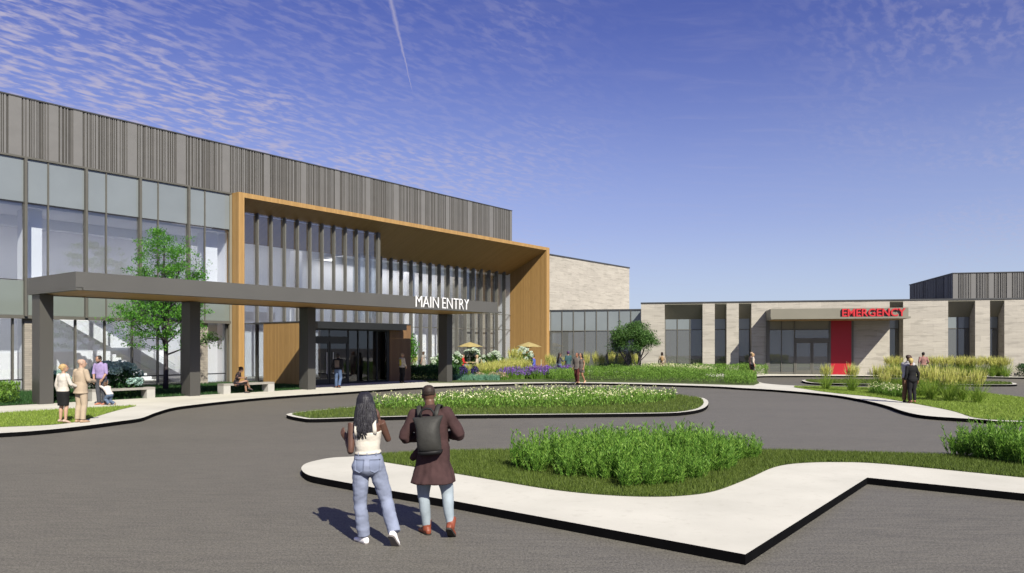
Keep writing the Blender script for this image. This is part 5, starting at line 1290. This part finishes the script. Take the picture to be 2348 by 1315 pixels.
while len(pts) < 64 and tries < 6000:
    tries += 1; x = r_.uniform(-1, 6.5); y = r_.uniform(10, 16)
    if pin(bedpoly, np.array([x]), np.array([y]))[0] and all(math.hypot(x - a, y - b) > .31 for a, b in pts): pts.append((x, y))
def put_feather(x, y, s, label, group):
    global fc
    k = fc % 3; fc += 1; o = fp[k] if not fu[k] else copy_tree(fp[k]); fu[k] = True
    o.location = (x, y, ZK); o.rotation_euler.z = r_.uniform(0, 6.28); o.scale = (s, s, s * r_.uniform(.92, 1.1)); tag(o, label, 'shrub', group)
for x, y in pts: put_feather(x, y, r_.uniform(.85, 1.2) * min(1, .62 + .55 * min(math.hypot(x - q.x, y - q.y) for q in bedpoly)), 'feathery green shrub massed in the foreground refuge bed', 'feathery shrubs in the foreground bed')
for px, py, s in ((2205, 1046, 1.0), (2250, 1052, 1.1), (2300, 1060, 1.15), (2340, 1066, 1.1), (2275, 1044, 1.1), (2325, 1047, 1.1), (2365, 1056, 1.1), (2230, 1040, 1.0)):
    q = gp(px, py, ZK); put_feather(q.x, q.y, s * 1.05, 'feathery green shrub in the clump at the right edge of the refuge', 'feathery shrubs at the right edge')

# --- hedges and ground-cover masses
def hedge(label, poly, h, n, size, m, asp=.28, name='hedge', kind=None, wob=.25):
    x, y = scatter(poly, n); n = len(x)
    P = np.array([(p[0], p[1]) for p in poly])
    prof = np.array([noise.noise((a * 1.1, b * 1.1, 3.3)) for a, b in zip(x.tolist(), y.tolist())])
    z = ZK + RNG.uniform(0, 1, n) ** .6 * h * (1 + wob * prof)
    C = np.stack([x, y, z], 1); o = np_mesh(name, leaves_np(C, size, .55, asp, np.array([0, 0, .6])), 4, [m])
    if kind: o['kind'] = kind
    else: tag(o, label, 'hedge')
    return o
hedge('long low green hedge along the far pavement behind the walking couple', crom(G([(1348, 872), (1420, 875), (1500, 876.5), (1600, 879), (1652, 880), (1655, 876), (1560, 869), (1440, 866), (1350, 867)]), 3, True), .82, 16000, .14, M['leaf_hedge'], .17)
hedge('low green hedge mound left of the walking couple', crom(G([(1262, 874), (1290, 875.5), (1322, 875), (1325, 868), (1290, 866), (1262, 868)]), 3, True), .7, 4500, .14, M['leaf_hedge'], .17)
hedge('short green hedge at the right end by the emergency drive', crom(G([(1662, 880.5), (1690, 882), (1728, 882.5), (1735, 877), (1722, 871), (1680, 870), (1662, 873)]), 3, True), .62, 6500, .14, M['leaf_hedge'], .17)
hedge('green hedge against the emergency wing wall', [Ew(sE(1475), 1.9, 0), Ew(sE(1600), 1.9, 0), Ew(sE(1756), 2.0, 0), Ew(sE(1756), .5, 0), Ew(sE(1475), .4, 0)], .78, 11000, .14, M['leaf_hedge'], .17)
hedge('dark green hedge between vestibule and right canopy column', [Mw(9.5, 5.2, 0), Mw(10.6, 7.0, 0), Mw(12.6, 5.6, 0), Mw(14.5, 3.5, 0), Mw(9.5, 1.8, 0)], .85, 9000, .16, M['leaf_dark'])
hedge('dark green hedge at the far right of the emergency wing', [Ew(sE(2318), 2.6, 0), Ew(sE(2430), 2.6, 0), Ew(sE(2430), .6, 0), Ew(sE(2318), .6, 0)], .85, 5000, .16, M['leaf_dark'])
hedge('bushy green shrub at the left edge in front of the glass', crom([Mw(-14.0, 7.6, 0), Mw(-13.3, 6.8, 0), Mw(-13.3, 5.6, 0), Mw(-14.6, 4.9, 0), Mw(-17.5, 4.9, 0), Mw(-18.5, 6.5, 0), Mw(-17, 7.7, 0)], 3, True), .80, 9000, .15, M['leaf_hedge'], name='shrub')
def meadow(name, poly, n, h, fl=.5, mz=0.10, lab=None):
    x, y = scatter(poly, n); n = len(x); C = np.array([noise.noise((a * .9, b * .9, 1.3)) for a, b in zip(x.tolist(), y.tolist())])
    hh = h * (1 + .35 * C)
    g = np_mesh(name + '_leaves', blades_np(x, y, ZK + .01, 1, .03, .35, .25) if False else leaves_np(np.stack([x, y, ZK + RNG.uniform(0, .85, n) * hh], 1), .14, .5, .22, np.array([0, 0, .8])), 4, [M['leaf_hedge']]); g['kind'] = 'stuff'
    k = RNG.random(n) < fl; x2, y2 = x[k], y[k]; z2 = ZK + hh[k] * RNG.uniform(.72, 1.15, k.sum())
    P = np.stack([x2, y2, z2], 1); P = np.repeat(P, 3, 0) + RNG.normal(size=(len(P) * 3, 3)) * np.array([.028, .028, .018])
    f = np_mesh(name + '_flowers', leaves_np(P, .05, 1, .8), 4, [M['white_flower']]); f['kind'] = 'stuff'
meadow('island_meadow', crom(G([(830, 938), (880, 941), (1000, 939), (1150, 938), (1330, 936), (1480, 928), (1550, 918), (1530, 911), (1440, 905), (1330, 903), (1240, 905), (1150, 910), (1040, 917), (930, 924), (850, 931)]), 3, True), 15000, .40, .065)
meadow('garden_meadow', G([(1445, 866), (1560, 869), (1650, 873), (1600, 864), (1500, 860), (1450, 861)]), 4500, .75, .25)
# white flowering clumps left of the embracing couple
def tuft(name, cat, label, group, loc, n, h, w, m, wd, lean, fm=None, fl=0, fs=.05, spike=False):
    root = empty(name, loc); tag(root, label, cat, group)
    a = RNG.uniform(0, 2 * PI, n); r = RNG.uniform(0, 1, n) ** .6 * w * .4
    np_mesh('leaves', blades_np(np.cos(a) * r, np.sin(a) * r, 0.0, h * (1.1 - .5 * (r / (w * .4)) ** 2), wd, lean), 3, [m], root)
    if fm:
        a = RNG.uniform(0, 2 * PI, fl); r = RNG.uniform(0, 1, fl) ** .55 * w * .5; z = h * RNG.uniform(.85, 1.12, fl) * (1.12 - .55 * (r / (w * .5)) ** 2)
        C = np.stack([np.cos(a) * r, np.sin(a) * r, z], 1)
        if spike:
            C = np.repeat(C, 6, 0); C[:, 2] += np.tile(np.linspace(-.05, .20, 6), fl); C[:, 0] += RNG.normal(size=len(C)) * .008
            up = np.array([0, 0, 1.5]); np_mesh('flowers', leaves_np(C, fs, .8, .8, up), 4, [fm], root)['kind'] = 'stuff'
        else: np_mesh('flowers', leaves_np(np.repeat(C, 3, 0) + RNG.normal(size=(fl * 3, 3)) * .02, fs, 1, .8), 4, [fm], root)['kind'] = 'stuff'
    return root
for px, py in ((2012, 903), (2028, 905), (2046, 908), (2062, 911)):
    tuft('white_flower_clump', 'flowers', 'low white flowering clump in front of the reed grasses left of the embracing couple', 'white flower clumps on the right lawn', gp(px, py, ZK), 420, .45, .9, M['leaf_hedge'], .022, .8, M['white_flower'], 45, .055)
for i, (px, Y) in enumerate(((1158, 48.7), (1172, 48.3), (1187, 48.8))): tuft('salvia_clump', 'flowers', 'purple salvia in the smaller left mound by the kerb path', 'purple salvias in the left mound', at(px, Y, ZK), 500, .55, 1.1, M['leaf_hedge'], .03, .6, M['salvia'], 62, .065, True)
for i, (px, Y) in enumerate(((1214, 49.5), (1230, 48.8), (1243, 50), (1258, 49.2), (1272, 50.2), (1288, 49.8), (1300, 50), (1226, 50.5), (1250, 51.2))): tuft('salvia_clump', 'flowers', 'purple salvia in the long right drift before the grey jacketed woman', 'purple salvias in the right drift', at(px, Y, ZK), 480, .58, 1.15, M['leaf_hedge'], .03, .6, M['salvia'], 62, .065, True)
for px, Y in ((1046, 50.6), (1060, 50.8)): tuft('salvia_clump', 'flowers', 'dark indigo salvia beside the right canopy column', 'dark salvias by the column', at(px, Y, ZK), 350, .5, .9, M['leaf_dark'], .03, .6, M['salvia_dark'], 90, .08, True)
tuft('salvia_clump', 'flowers', 'small dark indigo salvia right of the first yellow grass', None, at(1089, 50.6, ZK), 250, .5, .6, M['leaf_dark'], .03, .6, M['salvia_dark'], 60, .08, True)
for px, Y in ((1040, 47.2), (1054, 47), (1068, 46.8), (1082, 47), (1097, 46.8), (1110, 47), (1124, 46.9), (1136, 47)): tuft('blue_fescue', 'ornamental grass', 'blue green fescue tuft along the kerb right of the canopy column', 'blue fescue tufts along the kerb', at(px, Y, ZK), 520, .34, .62, M['fescue'], .02, .9)
for px, Y in ((1100, 48.2), (1130, 48.2), (1146, 47.8), (1152, 47.3)): tuft('sedum_clump', 'flowers', 'beige pink sedum between the fescue and the salvia', 'sedums along the kerb', at(px, Y, ZK), 220, .40, .75, M['leaf_hedge'], .03, .7, M['sedum'], 70, .07)

# ================================================================ PATIO FURNITURE
def parasol(px, Y, label):
    r = empty('parasol', at(px, Y, ZK)); tag(r, label, 'parasol', 'yellow parasols on the patio')
    MB().tube([(0, 0, 0), (0, 0, 2.5)], .028, 8).build('pole', M['pole'], r, True, uv=False)
    zt = 2.22; mb = MB(); n = 8; rr = 1.05
    ring = [(math.cos(2 * PI * k / n) * rr, math.sin(2 * PI * k / n) * rr, zt - .06 - .06) for k in range(n)]; mid = [(x * .5, y * .5, zt + .10) for x, y, z in ring]
    for k in range(n):
        a, b = ring[k], ring[(k + 1) % n]; c, d = mid[k], mid[(k + 1) % n]; e = tuple((np.array(a) + np.array(b)) / 2 * np.array([.97, .97, 1]) + np.array([0, 0, .03]))
        mb.face([a, e, d, c]); mb.face([e, b, d]); mb.face([c, d, (0, 0, zt + .26)])
        mb.face([a, (a[0], a[1], a[2] - .04), (e[0], e[1], e[2] - .04), e]); mb.face([e, (e[0], e[1], e[2] - .04), (b[0], b[1], b[2] - .04), b])
    mb.build('canopy', M['parasol'], r, uv=False)
    mb = MB()
    for k in range(n): mb.tube([(0, 0, zt - .25), tuple(np.array(ring[k]) * np.array([.55, .55, 1]) + np.array([0, 0, .06]))], .012, 5)
    mb.build('ribs', M['pole'], r, uv=False); MB().tube([(0, 0, 0), (0, 0, .06), (0, 0, .08)], [.25, .24, .05], 16).build('base', M['pole'], r, True, uv=False)
parasol(1077.5, 62, 'yellow parasol over the two diners left, in front of the glass fins'); parasol(1212, 61.5, 'yellow parasol before the wood portal jamb')
def ptable(px, Y, label):
    r = empty('patio_table', at(px, Y, ZK)); tag(r, label, 'table'); MB().tube([(0, 0, .80), (0, 0, .84)], .45, 20).build('table_top', M['patio_wood'], r, uv=False)
    for k in range(4): a = PI / 4 + k * PI / 2; MB().tube([(math.cos(a) * .3, math.sin(a) * .3, 0), (math.cos(a) * .25, math.sin(a) * .25, .8)], .02, 6).build('leg', M['pole'], r, uv=False)
ptable(1077.5, 62.0, 'round patio table between the man in red and the fair haired diner'); ptable(1212, 61.3, 'round patio table in front of the man in blue')
def pchair(px, Y, rz, label):
    r = empty('patio_chair', at(px, Y, ZK), rz); tag(r, label, 'chair', 'slatted patio chairs'); w = .27
    mb = MB()
    for k in range(5): mb.box(-w, w, -.22 + .1 * k, -.14 + .1 * k, .50, .53)
    mb.build('seat', M['patio_wood'], r); mb = MB()
    for k in range(6): mb.box(-w + .095 * k, -w + .065 + .095 * k, -.27, -.24, .55, 1.0)
    mb.box(-w, w, -.275, -.235, 1.0, 1.06); mb.build('backrest', M['patio_wood'], r)
    for x in (-w + .02, w - .02):
        for y in (-.25, .22): MB().box(x - .02, x + .02, y - .02, y + .02, 0, .50).build('leg', M['patio_wood'], r)
pchair(1055, 61.2, math.radians(-75), 'slatted pale wood chair behind the man in red'); pchair(1097, 61.9, math.radians(85), 'pale wood chair of the fair haired diner'); pchair(1234, 60.8, math.radians(80), 'pale wood chair behind the man in blue')
# ================================================================ SKY, SUN, CAMERA
SUN_AZ, SUN_EL = 26.5, 38.5       # sun behind the camera, to its right
w_ = bpy.data.worlds.new('World'); SC.world = w_; w_.use_nodes = True; t = w_.node_tree; t.nodes.clear()
def wn(ty): return t.nodes.new(ty)
L_ = t.links.new
sky = wn('ShaderNodeTexSky'); sky.sky_type = 'NISHITA'; sky.sun_disc = False; sky.sun_elevation = math.radians(SUN_EL); sky.sun_rotation = math.radians(180 - SUN_AZ)
sky.air_density = 1.0; sky.dust_density = .6; sky.ozone_density = 3.0; sky.altitude = 0
tc = wn('ShaderNodeTexCoord'); sp = wn('ShaderNodeSeparateXYZ'); L_(tc.outputs['Generated'], sp.inputs[0])
def m_(op, a, b=None, clamp=False):
    n = wn('ShaderNodeMath'); n.operation = op; n.use_clamp = clamp
    for i, x in enumerate((a, b)):
        if x is None: continue
        if isinstance(x, (int, float)): n.inputs[i].default_value = x
        else: L_(x, n.inputs[i])
    return n.outputs[0]
zc = m_('MAXIMUM', sp.outputs[2], .02); iz = m_('DIVIDE', 1.0, m_('ADD', zc, .06))
cb = wn('ShaderNodeCombineXYZ'); L_(m_('MULTIPLY', sp.outputs[0], iz), cb.inputs[0]); L_(m_('MULTIPLY', sp.outputs[1], iz), cb.inputs[1])
def nz(scale, detail, mscale, rot, rough=.6, dist=0.0, loc=(0, 0, 0)):
    mp = wn('ShaderNodeMapping'); mp.inputs['Scale'].default_value = mscale; mp.inputs['Rotation'].default_value = (0, 0, rot); mp.inputs['Location'].default_value = loc; L_(cb.outputs[0], mp.inputs[0])
    n = wn('ShaderNodeTexNoise'); n.inputs['Scale'].default_value = scale; n.inputs['Detail'].default_value = detail; n.inputs['Roughness'].default_value = rough; n.inputs['Distortion'].default_value = dist; L_(mp.outputs[0], n.inputs[0]); return n.outputs[0]
def rp(x, a, b, v0=0.0, v1=1.0):
    n = wn('ShaderNodeMapRange'); n.inputs[1].default_value = a; n.inputs[2].default_value = b; n.inputs[3].default_value = v0; n.inputs[4].default_value = v1; n.interpolation_type = 'SMOOTHSTEP'; L_(x, n.inputs[0]); return n.outputs[0]
ua = m_('ADD', m_('MULTIPLY', m_('MULTIPLY', sp.outputs[0], iz), .615), m_('MULTIPLY', m_('MULTIPLY', sp.outputs[1], iz), .789))
ub = m_('SUBTRACT', m_('MULTIPLY', m_('MULTIPLY', sp.outputs[1], iz), .615), m_('MULTIPLY', m_('MULTIPLY', sp.outputs[0], iz), .789))
cu_ = wn('ShaderNodeCombineXYZ'); L_(m_('MULTIPLY', ua, .62), cu_.inputs[0]); L_(m_('MULTIPLY', ub, 1.25), cu_.inputs[1])
def nu(scale, detail, rough, dist):
    n = wn('ShaderNodeTexNoise'); n.inputs['Scale'].default_value = scale; n.inputs['Detail'].default_value = detail; n.inputs['Roughness'].default_value = rough; n.inputs['Distortion'].default_value = dist; L_(cu_.outputs[0], n.inputs[0]); return n.outputs[0]
small = rp(nu(22.0, 5, .55, .25), .41, .66)
big = rp(nz(.9, 3, (1, 1, 1), 0, .5, 0, (3.1, 1.7, 0)), .36, .60)
left = rp(m_('SUBTRACT', m_('MULTIPLY', sp.outputs[0], -1.0), m_('MULTIPLY', sp.outputs[1], .0)), -.22, .30)   # the cloud field lies to the west
tr_ = rp(m_('SUBTRACT', sp.outputs[0], m_('MULTIPLY', sp.outputs[2], -.35)), .36, .62, 0, .28)   # thin patch high to the east
cov = m_('MAXIMUM', m_('MULTIPLY', left, m_('ADD', m_('MULTIPLY', big, .75), .25)), m_('MULTIPLY', tr_, big))
cl = m_('MULTIPLY', m_('MULTIPLY', small, cov), .84, True)
wisp = m_('MULTIPLY', rp(nz(3.2, 5, (1, 3.2, 1), .3, .6, .5, (5, 2, 0)), .45, .8), .10)
cl = m_('MAXIMUM', cl, wisp)
# condensation trail: a thin great-circle streak
import mathutils
def dirpx(px, py): return V(((px - CX) / F, 1, (HY - py) / F)).normalized()
da, db = dirpx(893, -10), dirpx(946, 212); pn = da.cross(db).normalized(); ta = (db - da).normalized()
def dot(v):
    n = wn('ShaderNodeVectorMath'); n.operation = 'DOT_PRODUCT'; n.inputs[1].default_value = v; L_(tc.outputs['Generated'], n.inputs[0]); return n.outputs['Value']
dist = m_('ABSOLUTE', m_('ADD', dot(pn), m_('MULTIPLY', m_('SUBTRACT', nz(26, 3, (1, 1, 1), 0), .5), .004)))
al = dot(ta); a0_ = da.dot(ta); a1_ = db.dot(ta)
wid = rp(al, a0_, a1_, .0042, .0006)
trail = m_('MULTIPLY', m_('SUBTRACT', 1.0, m_('DIVIDE', dist, wid), True), m_('MULTIPLY', rp(al, a1_ - .01, a1_ + .002, 1, 0), .55), True)
cl = m_('MAXIMUM', cl, trail)
def mixc(fac, a, b, bt='MIX'):
    n = wn('ShaderNodeMix'); n.data_type = 'RGBA'; n.blend_type = bt
    for i, x in ((0, fac), (6, a), (7, b)):
        if isinstance(x, (int, float)): n.inputs[i].default_value = x
        elif isinstance(x, tuple): n.inputs[i].default_value = (*x, 1)
        else: L_(x, n.inputs[i])
    return n.outputs[2]
tint = mixc(1.0, sky.outputs[0], SKY_TINT if 'SKY_TINT' in globals() else (.68, .585, 1.04), 'MULTIPLY')
hz = rp(sp.outputs[2], .0, .42, 1, 0)
colr = mixc(m_('MULTIPLY', hz, .62), tint, (4.7, 5.7, 7.0))
hz2 = rp(sp.outputs[2], -.02, .17, 1, 0)
colr = mixc(m_('MULTIPLY', hz2, .6), colr, (5.3, 6.5, 7.5))
colr = mixc(cl, colr, (4.6, 4.3, 5.6))
bg = wn('ShaderNodeBackground'); L_(colr, bg.inputs[0]); bg.inputs[1].default_value = .064
ow = wn('ShaderNodeOutputWorld'); L_(bg.outputs[0], ow.inputs[0])

sun = bpy.data.lights.new('sun', 'SUN'); sun.energy = 5.0; sun.angle = math.radians(.5); sun.color = (1, .95, .82)
so = bpy.data.objects.new('sun', sun); COL.objects.link(so)
sd = V((math.sin(math.radians(SUN_AZ)) * math.cos(math.radians(SUN_EL)), -math.cos(math.radians(SUN_AZ)) * math.cos(math.radians(SUN_EL)), math.sin(math.radians(SUN_EL))))
so.rotation_euler = sd.to_track_quat('Z', 'Y').to_euler(); so.location = sd * 60

cam = bpy.data.cameras.new('camera'); co_ = bpy.data.objects.new('camera', cam); COL.objects.link(co_); SC.camera = co_
co_.location = (0, 0, H); co_.rotation_euler = (math.radians(90), 0, 0)
cam.sensor_width = 36; cam.lens = 36 * F / 2348; cam.shift_y = (HY - 657.5) / 2348; cam.clip_end = 3000; cam.clip_start = .1
vs = SC.view_settings; vs.view_transform = 'Standard'; vs.look = 'None'; vs.exposure = 0.80; vs.gamma = 1
SC.render.film_transparent = False
SC.cycles.max_bounces = 10; SC.cycles.diffuse_bounces = 6; SC.cycles.transparent_max_bounces = 16; SC.cycles.caustics_reflective = False; SC.cycles.caustics_refractive = False
SC.cycles.use_denoising = True
